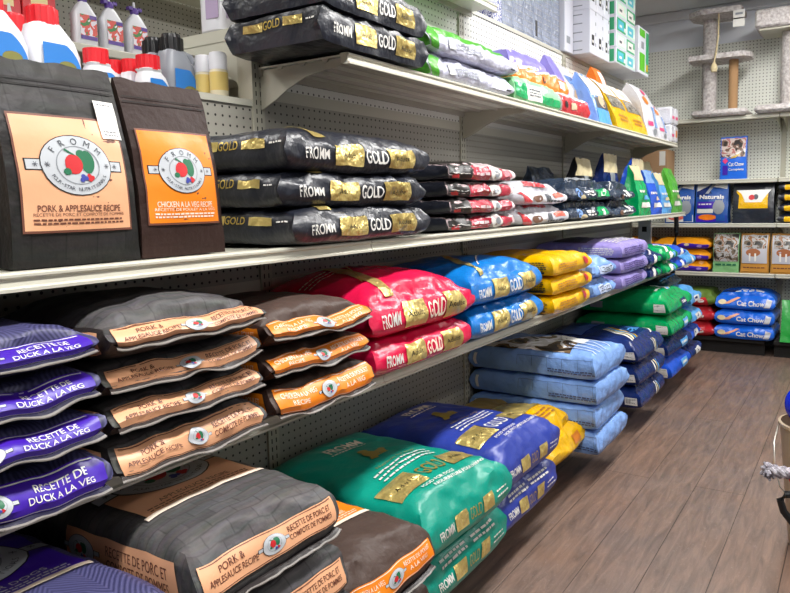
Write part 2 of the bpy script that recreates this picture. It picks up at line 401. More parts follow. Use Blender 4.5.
# ------------------------------------------------------------------ bags
def sst(x): x = max(0, min(1, x)); return x * x * (3 - 2 * x)
class Lying:
    """bag lying flat: x from -L (back) to 0 (front), y width, z thickness"""
    def __init__(s, W, L, T, seed=0, slant=0, rise=.0, bul=.0, kt=.28, amp=.005, frq=7, rnd=.3, ridge=0, ear=0, dip=0, wave=0):
        s.wave = wave; s.W, s.L, s.T, s.seed, s.slant, s.rise, s.bul, s.kt, s.amp, s.frq, s.rnd, s.ridge, s.ear, s.dip = W, L, T, seed, slant, rise, bul, kt, amp, frq, rnd, ridge, ear, dip
        s.dims = (L, W, T)
    def __call__(s, a, b, c):
        W, L, T = s.W, s.L, s.T; ac = abs(c) ** 3; bp = max(0, b)
        X = -L / 2 + b * (L / 2 - s.rnd * T * ac) - s.slant * (c + 1) / 2 * bp ** 4
        Y = a * (W / 2 - s.rnd * T * ac * .8 + s.ear * abs(b) ** 12 * (1 - abs(c)))
        zt = T * (1 - s.kt * (1 - (1 - abs(a) ** 10) * (1 - abs(b) ** 13))) + s.bul * T * (1 - a * a) * (1 - b ** 4)
        zb = T * (.07 * abs(a) ** 8 + s.rise * bp ** 8)
        Z = zb + (zt - zb) * (c + 1) / 2
        if s.wave: Z += s.wave * bp ** 5 * (noise.noise(Vector((Y * 7 + s.seed * 3.7, s.seed, 0))) + .5 * noise.noise(Vector((Y * 19, s.seed * 2, 3))) - .25)
        v = Vector((X * s.frq + s.seed * 7.3, Y * s.frq, Z * s.frq * 1.6))
        e = s.amp * (.35 + .65 * (c + 1) / 2)
        n1 = noise.noise(v); n2 = noise.noise(v + Vector((9, 3, 5)))
        if s.ridge:
            r = 1 - 2.4 * abs(noise.noise(v * 1.7 + Vector((0, 4, 8)))); n1 = n1 * (1 - s.ridge) + r * s.ridge
        w3 = 1 - 2.6 * abs(noise.noise(v * 2.3 + Vector((2, 7, 1)))); w4 = noise.noise(Vector((v.x * .6, v.y * 4.5, v.z * 4 + 3)))
        n1 += .38 * w3 + .45 * w4 * abs(b) ** 4; n2 += .3 * w3 + .5 * w4 * abs(b) ** 4
        X += e * n2 * (.4 + abs(b)); Y += e * .6 * n2 * a; Z += e * n1
        if Z < 0: Z = 0
        return Vector((X, Y, Z))
    def at(s, face, u, v):
        if face == 'top': return 2 * u / s.W, 1 - 2 * v / s.L, 1
        if face == 'front': return 2 * u / s.W, 1, 2 * v / s.T
        if face == 'left': return -1, 2 * u / s.L, 2 * v / s.T
        if face == 'right': return 1, -2 * u / s.L, 2 * v / s.T
class Standing:
    """bag standing upright: base z=0, tapers to a crimped top seam; front face +x"""
    def __init__(s, W, D, H, seed=0, amp=.005, frq=9, lean=0, topk=2.4, bow=.012, wtop=1.0, ridge=0, fold=0):
        s.W, s.L, s.T, s.seed, s.amp, s.frq, s.lean, s.topk, s.bow, s.wtop, s.ridge, s.fold = W, D, H, seed, amp, frq, lean, topk, bow, wtop, ridge, fold
    def __call__(s, a, b, c):
        h = (c + 1) / 2; d = s.L / 2 * (1 - .97 * h ** s.topk)
        X = b * d + s.bow * b * (1 - a * a) * math.sin(PI * min(1, h * 1.15)) ** 1 - s.lean * h - s.L / 2
        Y = a * s.W / 2 * (1 + (s.wtop - 1) * h - .03 * math.sin(PI * h)) * (1 - .08 * (1 - abs(b)) * (1 - h) * 1.5)
        Z = h * s.T
        v = Vector((X * s.frq + s.seed * 5.1, Y * s.frq, Z * s.frq)); e = s.amp * min(1, h * 6 + .15)
        n1 = noise.noise(v)
        if s.ridge: n1 = n1 * (1 - s.ridge) + s.ridge * (1 - 2.4 * abs(noise.noise(v * 1.6 + Vector((4, 4, 4)))))
        X += e * n1; Y += e * .5 * noise.noise(v + Vector((5, 5, 5)))
        if s.fold and h > .8: X -= s.fold * ((h - .8) / .2) ** 1.5; Z -= s.T * .1 * ((h - .8) / .2) ** 2
        if h > .93: Z += .006 * noise.noise(Vector((a * 3 + s.seed, 0, 0)))
        return Vector((X, Y, Z))
    def at(s, face, u, v):
        if face == 'front': return 2 * u / s.W, 1, 2 * v / s.T
        if face == 'back': return -2 * u / s.W, -1, 2 * v / s.T
        if face == 'left': return -1, 2 * u / s.L, 2 * v / s.T
        if face == 'right': return 1, -2 * u / s.L, 2 * v / s.T
def gridbody(mb, F, na, nb, nc, mats):
    """mats: dict face->material for top,bottom,front,back,left,right (or one)"""
    idx = {}; vs = []
    def vid(i, j, k):
        key = (i, j, k)
        if key not in idx: idx[key] = len(vs); vs.append(F(2 * i / na - 1, 2 * j / nb - 1, 2 * k / nc - 1))
        return idx[key]
    fl = {}
    def put(face, q): fl.setdefault(face, []).append(q)
    for i in range(na):
        for j in range(nb):
            put('top', (vid(i, j, nc), vid(i, j + 1, nc), vid(i + 1, j + 1, nc), vid(i + 1, j, nc))); put('bottom', (vid(i, j, 0), vid(i + 1, j, 0), vid(i + 1, j + 1, 0), vid(i, j + 1, 0)))
        for k in range(nc):
            put('front', (vid(i, nb, k), vid(i + 1, nb, k), vid(i + 1, nb, k + 1), vid(i, nb, k + 1))); put('back', (vid(i, 0, k), vid(i, 0, k + 1), vid(i + 1, 0, k + 1), vid(i + 1, 0, k)))
    for j in range(nb):
        for k in range(nc):
            put('left', (vid(0, j, k), vid(0, j + 1, k), vid(0, j + 1, k + 1), vid(0, j, k + 1))); put('right', (vid(na, j, k), vid(na, j, k + 1), vid(na, j + 1, k + 1), vid(na, j + 1, k)))
    n0 = len(mb.v); mb.v += [tuple(v) for v in vs]
    for face, qs in fl.items():
        k = mb.mi(mats[face] if isinstance(mats, dict) else mats)
        for q in qs: mb.f.append(tuple(n0 + t for t in q)); mb.m.append(k)
def artmesh(F, art, base=.0011, step=.0004):
    mb = MB(); 
    for face, vs, fs, m, layer, em in art.d:
        off = base + step * layer; out = []
        for u, v in vs:
            a, b, c = F.at(face, u, v)
            a = max(-1, min(1, a)); b = max(-1, min(1, b)); c = max(-1, min(1, c))
            e = .004; P = F(a, b, c)
            a1, b1, c1 = F.at(face, u + e, v); a2, b2, c2 = F.at(face, u, v + e); a3, b3, c3 = F.at(face, u - e, v); a4, b4, c4 = F.at(face, u, v - e)
            n = (F(a1, b1, c1) - F(a3, b3, c3)).cross(F(a2, b2, c2) - F(a4, b4, c4))
            if n.length > 1e-12: n.normalize()
            out.append(P + n * off)
        mb.add(out, fs, m)
    return mb
def seamfin(F, out=.018, th=.0018, m=None, medge=None, seed=0, drop=.006, face='front', n=40):
    """the crimped end seam of a bag sticking out along its front lower edge"""
    mb = MB(); rows = []
    for i in range(n + 1):
        a = -1 + 2 * i / n; P = F(a, 1, -1); w = noise.noise(Vector((a * 2.3 + seed * 3.1, seed, 0))); w2 = noise.noise(Vector((a * 6 + seed, 3, 0)))
        o = out * (1 + .35 * w2); z = -drop + .008 * w
        r = []
        for t in (-.25, .35, .8, 1.0):
            q = P + Vector((o * t, a * .006 * max(t, 0), z * max(t, 0) ** 1.5)); r += [q + Vector((0, 0, th / 2)), q - Vector((0, 0, th / 2))]
        rows.append(r)
    for i in range(n):
        A, B = rows[i], rows[i + 1]
        for k in range(3):
            mb.add([A[2 * k], B[2 * k], B[2 * k + 2], A[2 * k + 2]], [(0, 1, 2, 3)], medge if k == 2 else m); mb.add([A[2 * k + 1], B[2 * k + 1], B[2 * k + 3], A[2 * k + 3]], [(3, 2, 1, 0)], medge if k == 2 else m)
        mb.add([A[6], B[6], B[7], A[7]], [(0, 1, 2, 3)], medge)
    for r in (rows[0], rows[-1]): mb.add(r, [(0, 2, 4, 6, 7, 5, 3, 1)], m)
    return mb
def bag(F, mats, loc, label, group=None, art=None, rz=0, ry=0, cell=.013, fin=None, name='pet_food_bag', cat='bag', artoff=.0024, artname='label'):
    if isinstance(F, Lying):
        lim = (loc[0] - .018) if loc[1] < 5.4 else (6.078 - loc[1])
        if loc[0] < .8 and loc[1] < 5.4 or loc[1] > 5.4: F.L = min(F.L, lim)
    mb = MB(); n = lambda d: max(4, min(60, int(d / cell)))
    gridbody(mb, F, n(F.W), n(F.L), max(5, n(F.T)), mats)
    o = mb.build(name, None, loc, (0, ry, rz), fixn=False); tag(o, label, cat, group)
    if art and art.d:
        for fc in dict.fromkeys(d[0] for d in art.d):
            ds = [d for d in art.d if d[0] == fc]; em = [d for d in ds if d[5]]; ds = [d for d in ds if not d[5]]; e = .02; cl = []
            for d in ds:
                x = [q[0] for q in d[1]]; y = [q[1] for q in d[1]]; bb = [min(x) - e, max(x) + e, min(y) - e, max(y) + e]; hit = [c for c in cl if not (c[0][0] > bb[1] or c[0][1] < bb[0] or c[0][2] > bb[3] or c[0][3] < bb[2])]; n_ = [bb, [d]]
                for c in hit: n_[0] = [min(n_[0][0], c[0][0]), max(n_[0][1], c[0][1]), min(n_[0][2], c[0][2]), max(n_[0][3], c[0][3])]; n_[1] = c[1] + n_[1]; cl.remove(c)
                cl.append(n_)
            big = None
            for c in cl:
                sub = Art(); sub.d = c[1]; lo = artmesh(F, sub, artoff).build(artname, o, fixn=False)
                if big is None or len(c[1]) > big[0]: big = (len(c[1]), lo)
            if em: sub = Art(); sub.d = em; eo = artmesh(F, sub, artoff).build('emblem', big[1] if big else o, fixn=False)
    if fin: seamfin(F, seed=F.seed, **fin).build('seam_strip', o, fixn=False)
    return o
# === SETTING ===
def st(mb, name, **k): o = mb.build(name, smooth=False, **k); o['kind'] = 'structure'; return o
YB = 6.14; ZC = 2.74
st(MB().box(-2.2, 4.2, -2.5, YB + .1, -.06, 0, M_floor), 'floor')
st(MB().box(-2.2, 4.2, -2.5, YB + .1, ZC, ZC + .06, M_ceil), 'ceiling')
st(MB().box(-2.2, 4.2, YB, YB + .1, 0, ZC, M_wall), 'wall_back')
st(MB().box(-2.3, -2.2, -2.5, YB + .1, 0, ZC, M_wall), 'wall_left')
st(MB().box(4.2, 4.3, -2.5, YB + .1, 0, ZC, M_wall2), 'wall_right')
st(MB().box(-2.2, 4.2, -2.6, -2.5, 0, ZC, M_wall2), 'wall_front')
st(MB().box(-2.15, 4.15, YB - .05, YB - .001, ZC - .075, ZC - .001, M_ceil, 0.01), 'trim_1')
# --- gondola on the left
Y0 = 1.5085; SEC = 1.219; YS = [Y0 + SEC * k for k in range(-2, 4)]   # -0.93 .. 5.166
YE = Y0 + 3 * SEC
g = empty('gondola_frame', (0, 1.5, 0)); tag(g, 'cream pegboard back frame with slotted posts running the length of the aisle', 'shelving frame')
def gp(mb, name): return mb.build(name, g, (0, -1.5, 0), smooth=False)
YS[5] = YE + .185
for k in range(5):
    top = 1.49 if k < 2 else 2.04
    mb = MB().box(-.02, 0, YS[k] + .02, YS[k + 1] - .02, .1, min(top, 1.515), M_peg)
    if k > 1: mb.box(-.02, 0, YS[k] + .02, YS[k + 1] - .02, 1.515, top, M_pegu)
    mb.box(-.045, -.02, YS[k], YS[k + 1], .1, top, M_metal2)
    # horizontal rail bands between stacked panels
    for zz in ((.95,) if k < 2 else (.95, 1.515)): mb.box(-.004, .003, YS[k] + .02, YS[k + 1] - .02, zz, zz + .035, M_metal)
    gp(mb, 'peg_panel')
    gp(MB().box(-.06, .006, YS[k] + .0, YS[k + 1] - .0, top, top + .018, M_metal), 'top_rail')
    bd = empty('base_deck', (.22, (YS[k] + YS[k + 1]) / 2, 0)); tag(bd, 'low floor deck of the gondola ' + ['outside the frame', 'under the purple label bags', 'under the big peach label bags', 'under the royal blue and yellow bags', 'under the dark blue and green bags'][k], 'shelf base', 'gondola floor decks')
    MB().box(-.20, .14, -.6, .6, .095, .125, M_metal, .004).build('deck', bd, smooth=False)
    MB().box(.10, .12, -.6, .6, 0, .095, M_metal2).build('kick_plate', bd, smooth=False)
for k in range(6):
    top = 1.505 if k < 2 else 2.055; y = YS[k]
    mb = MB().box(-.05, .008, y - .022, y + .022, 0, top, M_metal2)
    z = .2
    while z < top - .05:
        for s_ in (-.009, .009): mb.box(.004, .0085, y + s_ - .0018, y + s_ + .0018, z, z + .014, M_dark)
        z += .0254
    gp(mb, 'upright_post')
# end upright: wider slotted post closing the run
YP = YE + .195
mb = MB().box(.055, .15, YP, YP + .03, .0, 1.04, plain('steel_light', '#c2c4c0', .4))
mb.box(.085, .12, YP - .004, YP + .0, .955, .995, M_dark); o = mb.build('end_post', smooth=False); tag(o, 'grey slotted steel end post closing the gondola run beyond the lavender bags', 'post')
def shelf(x1, z, ya, yb, label, thick=.03, x0=.01, brackets=True, group=None, ribs=True, back=False):
    """steel gondola shelf: deck, price rail on the front edge, two tapering brackets"""
    r = empty('metal_shelf', (0, (ya + yb) / 2, z)); tag(r, label, 'shelf', group); dy = (yb - ya) / 2 - .0015
    sg = -1 if back else 1
    def X(v): return sg * v
    mb = MB()
    prof = [(X(x0), -.004), (X(x1 - .03), -.004), (X(x1 - .03), -.009), (X(x0), -.009)]
    mb.extrude(prof, -dy, dy, M_metal)
    if ribs:
        for t in (.25, .5, .75):
            xx = x0 + (x1 - x0) * t; mb.extrude([(X(xx - .012), -.009), (X(xx + .012), -.009), (X(xx + .007), -.017), (X(xx - .007), -.017)], -dy, dy, M_under)
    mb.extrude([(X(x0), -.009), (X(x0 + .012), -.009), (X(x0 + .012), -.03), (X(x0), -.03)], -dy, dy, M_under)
    mb.build('deck', r, smooth=False)
    # price rail: upper bead, recessed channel, lower bead
    T = thick
    pr = [(x1 - .032, 0), (x1 - .006, 0), (x1 - .002, -.003), (x1 - .002, -.007), (x1 - .007, -.010), (x1 - .005, -T + .008), (x1, -T + .005), (x1, -T), (x1 - .02, -T), (x1 - .03, -T + .004), (x1 - .03, -.012), (x1 - .032, -.012)]
    MB().extrude([(X(a), b) for a, b in pr], -dy, dy, M_metal).build('price_rail', r, smooth=False)
    if brackets:
        for s_ in (-1, 1):
            bh = 1.0 if z > 1.5 else .6; y = s_ * (dy - .008); bp = [(0.011, -.012), (x1 - .035, -.012), (x1 - .035, -.03), (x1 * .55, -.045 * bh), (x1 * .33, -.075 * bh), (x1 * .2, -.1 * bh), (.011, -.125 * bh)]
            MB().extrude([(X(a), b) for a, b in bp], y - .0025, y + .0025, M_metal2).build('bracket', r, smooth=False)
    return r
pos = ['nearest the camera', 'second from the camera', 'third from the camera', 'fourth from the camera', 'farthest, ending at the back aisle']
ZT, Z2, Z3 = 1.606, 1.105, .743
YX = YS[:5] + [YE + .19]
for k in range(5):
    shelf(.406, Z2, YX[k], YX[k + 1], 'cream shelf at mid height, ' + ['outside the frame near the camera', 'under the two upright label bags', 'under the three black gold bags', 'under the white and red bags', 'its end under the lime green bag'][k], group='mid height gondola shelves')
    shelf(.4355, Z3, YX[k], YX[k + 1], 'cream lower shelf ' + ['outside the frame near the camera', 'under the purple and peach label bags', 'under the raspberry red bags', 'under the yellow and light blue bags', 'under the small green and blue bags'][k], group='lower gondola shelves')
for k in range(2, 5):
    shelf(.346, ZT, YX[k], YX[k + 1], 'cream top shelf ' + ['with its near end open under two flat black bags', 'under the orange and yellow bags', 'with its far end under the white packs'][k - 2], group='top gondola shelves')
shelf(.15, 2.045, YS[2] , 2.80, 'short cream shelf high up at the top edge, with pale wrapped packs on it', ribs=False, brackets=False)
# --- back wall shelving
gb = empty('wall_fixture', (1.0, 6.1, 0)); tag(gb, 'cream pegboard panels standing against the back wall', 'shelving frame')
def bp_(mb, name): return mb.build(name, gb, (-1.0, -6.1, 0), smooth=False)
XS = [-1.55, -.33, .98, 2.2]
for k in range(3):
    mb = MB().box(XS[k] + .004, XS[k + 1] - .004, 6.10, 6.12, .1, 2.43, M_pegx); mb.box(XS[k], XS[k + 1], 6.12, 6.135, .1, 2.43, M_metal2); bp_(mb, 'peg_panel')
    bd = empty('base_deck', ((XS[k] + XS[k + 1]) / 2, 5.86, 0)); tag(bd, 'low floor deck at the back wall ' + ['behind the gondola end', 'under the blue bags', 'at the right edge'][k], 'shelf base', 'back wall floor decks')
    MB().box(-.6, .6, -.18, .22, .095, .125, M_dark, .004).build('deck', bd, smooth=False); MB().box(-.6, .6, -.14, -.12, 0, .095, M_dark).build('kick_plate', bd, smooth=False)
for x in XS: bp_(MB().box(x - .018, x + .018, 6.085, 6.13, 0, 2.44, M_metal2), 'upright_post')
for nm, z, yf in (('high shelf at the cat trees', 1.815, 5.722), ('shelf at the lone blue bag', 1.342, 5.722), ('shelf at the upright blue and yellow bags', 1.006, 5.722), ('shelf at the orange purple stacks', .626, 5.722)):
    for k in range(3):
        xa, xb = XS[k], XS[k + 1]; r = empty('metal_shelf', ((xa + xb) / 2, 6.1, z)); hw = (xb - xa) / 2 - .002; D = 6.1 - yf
        tag(r, 'back wall ' + nm + ', ' + ['bay beyond the gondola end', 'middle bay', 'right hand bay'][k], 'shelf', 'back wall shelves')
        mb = MB().box(-hw, hw, -D + .03, -.002, -.012, -.002, M_metal); mb.box(-hw, hw, -.3, -.28, -.02, -.012, M_under); mb.box(-hw, hw, -.15, -.13, -.02, -.012, M_under); mb.build('deck', r, smooth=False)
        MB().box(-hw, hw, -D, -D + .03, -.032, 0, M_metal, .004).box(-hw, hw, -D - .002, -D + .001, -.011, -.008, M_under).build('price_rail', r, smooth=False)
        for s_ in (-1, 1): MB().extrude([(-.002, -.012), (-D + .04, -.012), (-D + .04, -.03), (-D * .4, -.06), (-.002, -.11)], s_ * (hw - .02) - .002, s_ * (hw - .02) + .002, M_metal2, 'x').build('bracket', r, smooth=False)
# === CAMERA, LIGHT ===
cam = bpy.data.cameras.new('camera'); co = bpy.data.objects.new('camera', cam); C.objects.link(co)
f, pcx, pcy, yaw, pit, rol = 698.2934, 443.8718, 275.7936, .5415, .1033, -.0193
Fv = Vector((-math.sin(yaw) * math.cos(pit), math.cos(yaw) * math.cos(pit), -math.sin(pit))); Rv = Vector((math.cos(yaw), math.sin(yaw), 0)); Uv = Rv.cross(Fv)
R2 = math.cos(rol) * Rv + math.sin(rol) * Uv; U2 = -math.sin(rol) * Rv + math.cos(rol) * Uv
mat = Matrix((R2, U2, -Fv)).transposed().to_4x4(); mat.translation = Vector((1.534, 0, 1.2)); co.matrix_world = mat
cam.sensor_width = 36; cam.lens = f * 36 / 790; cam.shift_x = (395 - pcx) / 790; cam.shift_y = (pcy - 296.5) / 790; cam.clip_start = .05
bpy.context.scene.camera = co
def area(loc, sx, sy, power, rot=(0, 0, 0), col=(1, .985, .96)):
    l = bpy.data.lights.new('tube_or_fill_lamp', 'AREA'); l.shape = 'RECTANGLE'; l.size = sx; l.size_y = sy; l.energy = power; l.color = col
    o = bpy.data.objects.new('tube_or_fill_lamp', l); C.objects.link(o); o.location = loc; o.rotation_euler = rot; return o
for y in (-.9, .9, 2.7, 4.5): area((1.2, y, 2.7), .2, 1.25, 38)
for y, p in ((0.2, 9), (2.6, 11), (4.6, 22)): area((2.9, y, 2.7), .25, 1.3, p)
for y in (.4, 3.0): area((-1.0, y, 2.7), .25, 1.3, 16)
area((4.1, 1.6, 1.5), 3.2, 1.5, 9, (0, PI / 2, 0), (.93, .96, 1))  # added soft side fill, no tube; brightens the bag fronts and pegboard
w = bpy.data.worlds.new('world'); bpy.context.scene.world = w; w.use_nodes = True
w.node_tree.nodes['Background'].inputs[0].default_value = (.8, .85, 1, 1); w.node_tree.nodes['Background'].inputs[1].default_value = .3
sc = bpy.context.scene; sc.view_settings.view_transform = 'Standard'; sc.view_settings.look = 'None'; sc.view_settings.gamma = 1; sc.view_settings.exposure = .28
# === BAGS ON THE LEFT GONDOLA ===
def fourstar_band(W, T, panel, inkc, left, right, h=None, yo=0):
    A = Art(); hh = T * .43 if h is None else h
    A.rect('front', -W * .47, W * .47, -hh, hh, panel, 1)
    A.rect('front', -W * .455, W * .455, hh * .86, hh * .92, inkc, 2); A.rect('front', -W * .455, W * .455, -hh * .92, -hh * .86, inkc, 2)
    th = min(hh * .42, W * .042)
    for (txts, cx) in ((left, -W * .27), (right, W * .27)):
        n = len(txts)
        for i, s_ in enumerate(txts):
            A.text('front', s_, cx, hh * (.4 - .62 * i), th, inkc, 3, w=min(W * .32, len(s_) * th * .66), bold=.008)
    A.emblem('front', 0, -hh * .02, hh * .8, full=False)
    return A
PK = (('PORK &', 'APPLESAUCE RECIPE'), ('RECETTE DE PORC ET', 'COMPOTE DE POMMES'))
CH = (('CHICKEN A LA VEG', 'RECIPE'), ('RECETTE DE POULET', 'A LA VEG'))
DK = (('DUCK A LA VEG', 'FOOD FOR DOGS'), ('RECETTE DE', 'DUCK A LA VEG'))
FIN = dict(out=.016, m=M_gdark, medge=M_edge)
FIND = dict(out=.016, m=M_duckd, medge=M_edge)
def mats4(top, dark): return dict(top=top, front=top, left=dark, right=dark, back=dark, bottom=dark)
def fs_stack(ys, ye, xf, z0, Ts, panel, inkc, txt, topm, darkm, labels, group, L=.40, fin=FIN, sd=1, bul=.12, slant=.03):
    W = ye - ys; z = z0
    for i, T in enumerate(Ts):
        top = i == len(Ts) - 1
        F = Lying(W * .99, L, T * (1 if top else .97), seed=sd + i, slant=slant, rise=.44 if i else .16, wave=.014, bul=bul if top else 0, kt=.24 if top else .12, amp=.007, frq=8, rnd=.25)
        A = fourstar_band(F.W, F.T, panel, inkc, txt[0], txt[1])
        A.rect('left', L * .02, L * .43, -T * .3, T * .36, panel, 1); A.text('left', txt[1][0], L * .24, T * .14, T * .17, inkc, 3, w=L * .3); A.text('left', txt[1][1], L * .24, -T * .1, T * .17, inkc, 3, w=L * .3)
        r = random.Random(sd * 7 + i)
        bag(F, mats4(topm, darkm), (xf + r.uniform(-.012, .008), (ys + ye) / 2 + r.uniform(-.004, .004), z), labels[i], group, A, rz=r.uniform(-.02, .02), fin=fin, cell=.010, artoff=.0032)
        z += T
    return z
ordn = {4: ['lowest', 'second from the bottom', 'third from the bottom', 'topmost'], 3: ['lowest', 'middle', 'topmost'], 2: ['lower', 'upper']}
fs_stack(.31, .67, .492, Z3, [.068] * 4, M_purple, W_, DK, M_duck, M_duckd, [f'navy bag with purple duck label on the shelf, {q} of four' for q in ordn[4]], 'purple label bags stacked on the lower shelf', fin=FIND, sd=11)
fs_stack(.675, 1.03, .492, Z3, [.066, .066, .066, .075], M_peach, INKP, PK, M_grey, M_gdark, [f'dark grey peach label bag beside the purple bags, {q} of four' for q in ordn[4]], 'peach label bags stacked on the lower shelf', sd=21, bul=.3)
fs_stack(1.04, 1.395, .492, Z3, [.075, .072, .078], M_orange, INKL, CH, M_brown, M_brown2, [f'brown bag with orange chicken label lying next to the red bags, {q} of three' for q in ordn[3]], 'orange label bags stacked on the lower shelf', sd=31, bul=.2)
# --- gold range bags with flat gusset ends
def gold_front(W, T, film_, big=True, gold_txt=W_, h=.36):
    A = Art(); hh = T * h
    A.text('front', 'FROMM', -W * .335, -hh * .1, hh * 1.0, W_, 3, w=W * .15, bold=.02)
    A.rect('front', -W * .22, -W * .02, -hh, hh, GOLD, 1, cell=.01); A.rect('front', W * .17, W * .38, -hh, hh, GOLD, 1, cell=.01)
    A.text('front', 'GOLD', W * .075, 0, hh * 1.4, gold_txt, 3, w=W * .16, bold=.015)
    A.text('front', 'Adult', -W * .12, 0, hh * .5, K_, 3); A.text('front', 'Adulte', W * .275, 0, hh * .5, K_, 3)
    return A
def gold_top(A, W, L, emb, goldc, gy=.16, x0=-.48, x1=.48):
    """arched gold foil stripe near the front of the top, brand and emblem behind it"""
    return A
def curve_stripe(A, face, p0, p1, p2, w, m, n=26, layer=1):
    vs = []; 
    for i in range(n + 1):
        t = i / n; x = (1 - t) ** 2 * p0[0] + 2 * t * (1 - t) * p1[0] + t * t * p2[0]; y = (1 - t) ** 2 * p0[1] + 2 * t * (1 - t) * p1[1] + t * t * p2[1]
        dx = 2 * (1 - t) * (p1[0] - p0[0]) + 2 * t * (p2[0] - p1[0]); dy = 2 * (1 - t) * (p1[1] - p0[1]) + 2 * t * (p2[1] - p1[1]); l = math.hypot(dx, dy) or 1
        for k in range(5): q = (k / 4 - .5) * w; vs.append((x - dy / l * q, y + dx / l * q))
    fs = [(i * 5 + k, (i + 1) * 5 + k, (i + 1) * 5 + k + 1, i * 5 + k + 1) for i in range(n) for k in range(4)]
    return A.raw(face, vs, fs, m, layer)
def dogshape(A, face, cx, cy, s, m):
    """a seated dog and a smaller animal in outline, printed in gold"""
    A.ell(face, cx, cy, s * .5, s * .62, m, 2); A.ell(face, cx + s * .1, cy + s * .75, s * .34, s * .32, m, 2, n=16); A.ell(face, cx + s * .75, cy - s * .2, s * .42, s * .36, m, 2, n=16); A.ell(face, cx + s * 1.15, cy + .05 * s, s * .26, s * .24, m, 2, n=14)
    A.quad(face, [(cx - s * .5, cy - s * .3), (cx - s * .1, cy - s * .6), (cx - s * .2, cy - s * .85), (cx - s * .8, cy - s * .7)], m, 2, 4, 4); A.quad(face, [(cx - .5 * s, cy - s * .65), (cx + s * 1.1, cy - s * .65), (cx + s * 1.0, cy - s * .5), (cx - .4 * s, cy - s * .5)], m, 2, 6, 2)
    return A
# raspberry red pair
for i, (T, z, W, lab) in enumerate(((.10, Z3, .51, 'raspberry red gold-banded bag lying on the shelf, under another red bag'), (.125, Z3 + .1, .52, 'plump raspberry red bag with a gold stripe lying on top of its pair'))):
    F = Lying(W, .47, T, seed=40 + i, slant=.012, rise=.05, bul=.34 * i, kt=.2, amp=.008, frq=6, rnd=.22, ear=.02 * i)
    A = gold_front(W, T, M_redf, gold_txt=INKL)
    if i:
        curve_stripe(A, 'top', (-W * .30, .004), (-W * .30, .15), (-W * .1, .36), .04, GOLD); curve_stripe(A, 'top', (-W * .34, .1), (-W * .2, .2), (W * .1, .4), .006, GOLDI)
        for k in range(3): A.lines('top', -W * .46, -W * .2, .26 + .022 * k, .006, INKL, seed=k)
        A.text('top', 'FROMM', W * .08, .31, .04, INKL, 3, w=.13); dogshape(A, 'top', -W * .05, .26, .035, plain('ink_maroon', '#7d1030'))
    bag(F, M_redf, (.475, 1.42 + W / 2, z), lab, 'raspberry red bags', A, rz=-.01 * i, cell=.011)
# bright blue pair
for i, (T, z, W, lab) in enumerate(((.112, Z3, .575, 'bright blue gold-banded bag lying under its pair beside the red bags'), (.115, Z3 + .112, .58, 'bright blue bag with gold stripe, upper one of two next to the yellow bags'))):
    F = Lying(W, .47, T, seed=44 + i, slant=.012, rise=.05, bul=.3 * i, kt=.2, amp=.008, frq=6, rnd=.25, ear=.012)
    A = gold_front(W, T, M_bluef)
    if i:
        curve_stripe(A, 'top', (-W * .28, .004), (-W * .30, .12), (-W * .02, .3), .035, GOLD); curve_stripe(A, 'top', (-W * .2, .05), (0, .16), (W * .36, .2), .005, INKL)
        A.text('top', 'FROMM', W * .08, .32, .035, INKL, 3, w=.12); dogshape(A, 'top', W * .1, .24, .035, plain('ink_bronze', '#6b4a20'))
    bag(F, M_bluef, (.47, 1.95 + W / 2, z), lab, 'bright blue bags', A, rz=.012 * i, cell=.012)
# black gold bags: three at mid height (long side to the aisle), two on the top shelf
def black_art(W, T, L, flip=0):
    A = gold_front(W * .96, T, None, h=.3); A.quad('top', [(-W * .34, 0), (-W * .26, 0), (-W * .32, .06), (-W * .42, .06)], GOLD, 1)
    A.text('left', 'GOLD', -L * .02, T * .22, T * .26, GOLDI, 3, w=L * .18, bold=.01); A.rect('left', -L * .34, -L * .12, T * .08, T * .34, GOLD, 1); A.rect('left', L * .1, L * .3, T * .08, T * .34, GOLD, 1)
    A.lines('left', L * .34, L * .46, T * .2, .004, W_)
    return A
for i, (T, xf, y0, W) in enumerate(((.09, .425, 1.19, .575), (.088, .415, 1.175, .56), (.098, .42, 1.185, .585))):
    F = Lying(W, .37, T, seed=50 + i, slant=.0, rise=.04, bul=.1 if i == 2 else 0, kt=.12, amp=.008, frq=6, rnd=.2, ridge=.4, ear=.02)
    bag(F, M_blackfilm, (xf, y0 + W / 2, Z2 + [0, .088, .174][i]), f'glossy black gold foil bag at mid shelf beside the upright bags, {ordn[3][i]} of three', 'black and gold bags at mid shelf', black_art(W, T, .37), rz=(.02, -.015, .01)[i], cell=.010)
for i in range(2):
    W, T = .47, .088
    F = Lying(W, .33, T, seed=55 + i, slant=0, rise=.02, bul=.0, kt=.03, amp=.006, frq=6, rnd=.05, ridge=.3, ear=.02)
    bag(F, M_blackfilm, (.36 + .006 * i, 1.39 + W / 2 - .004 * i, ZT + .003 + .088 * i), f'flat black gold foil bag on the near end of the top shelf, {ordn[2][i]} one', 'black and gold bags on the top shelf', black_art(W, T, .33), rz=(.0, .015)[i], cell=.010)
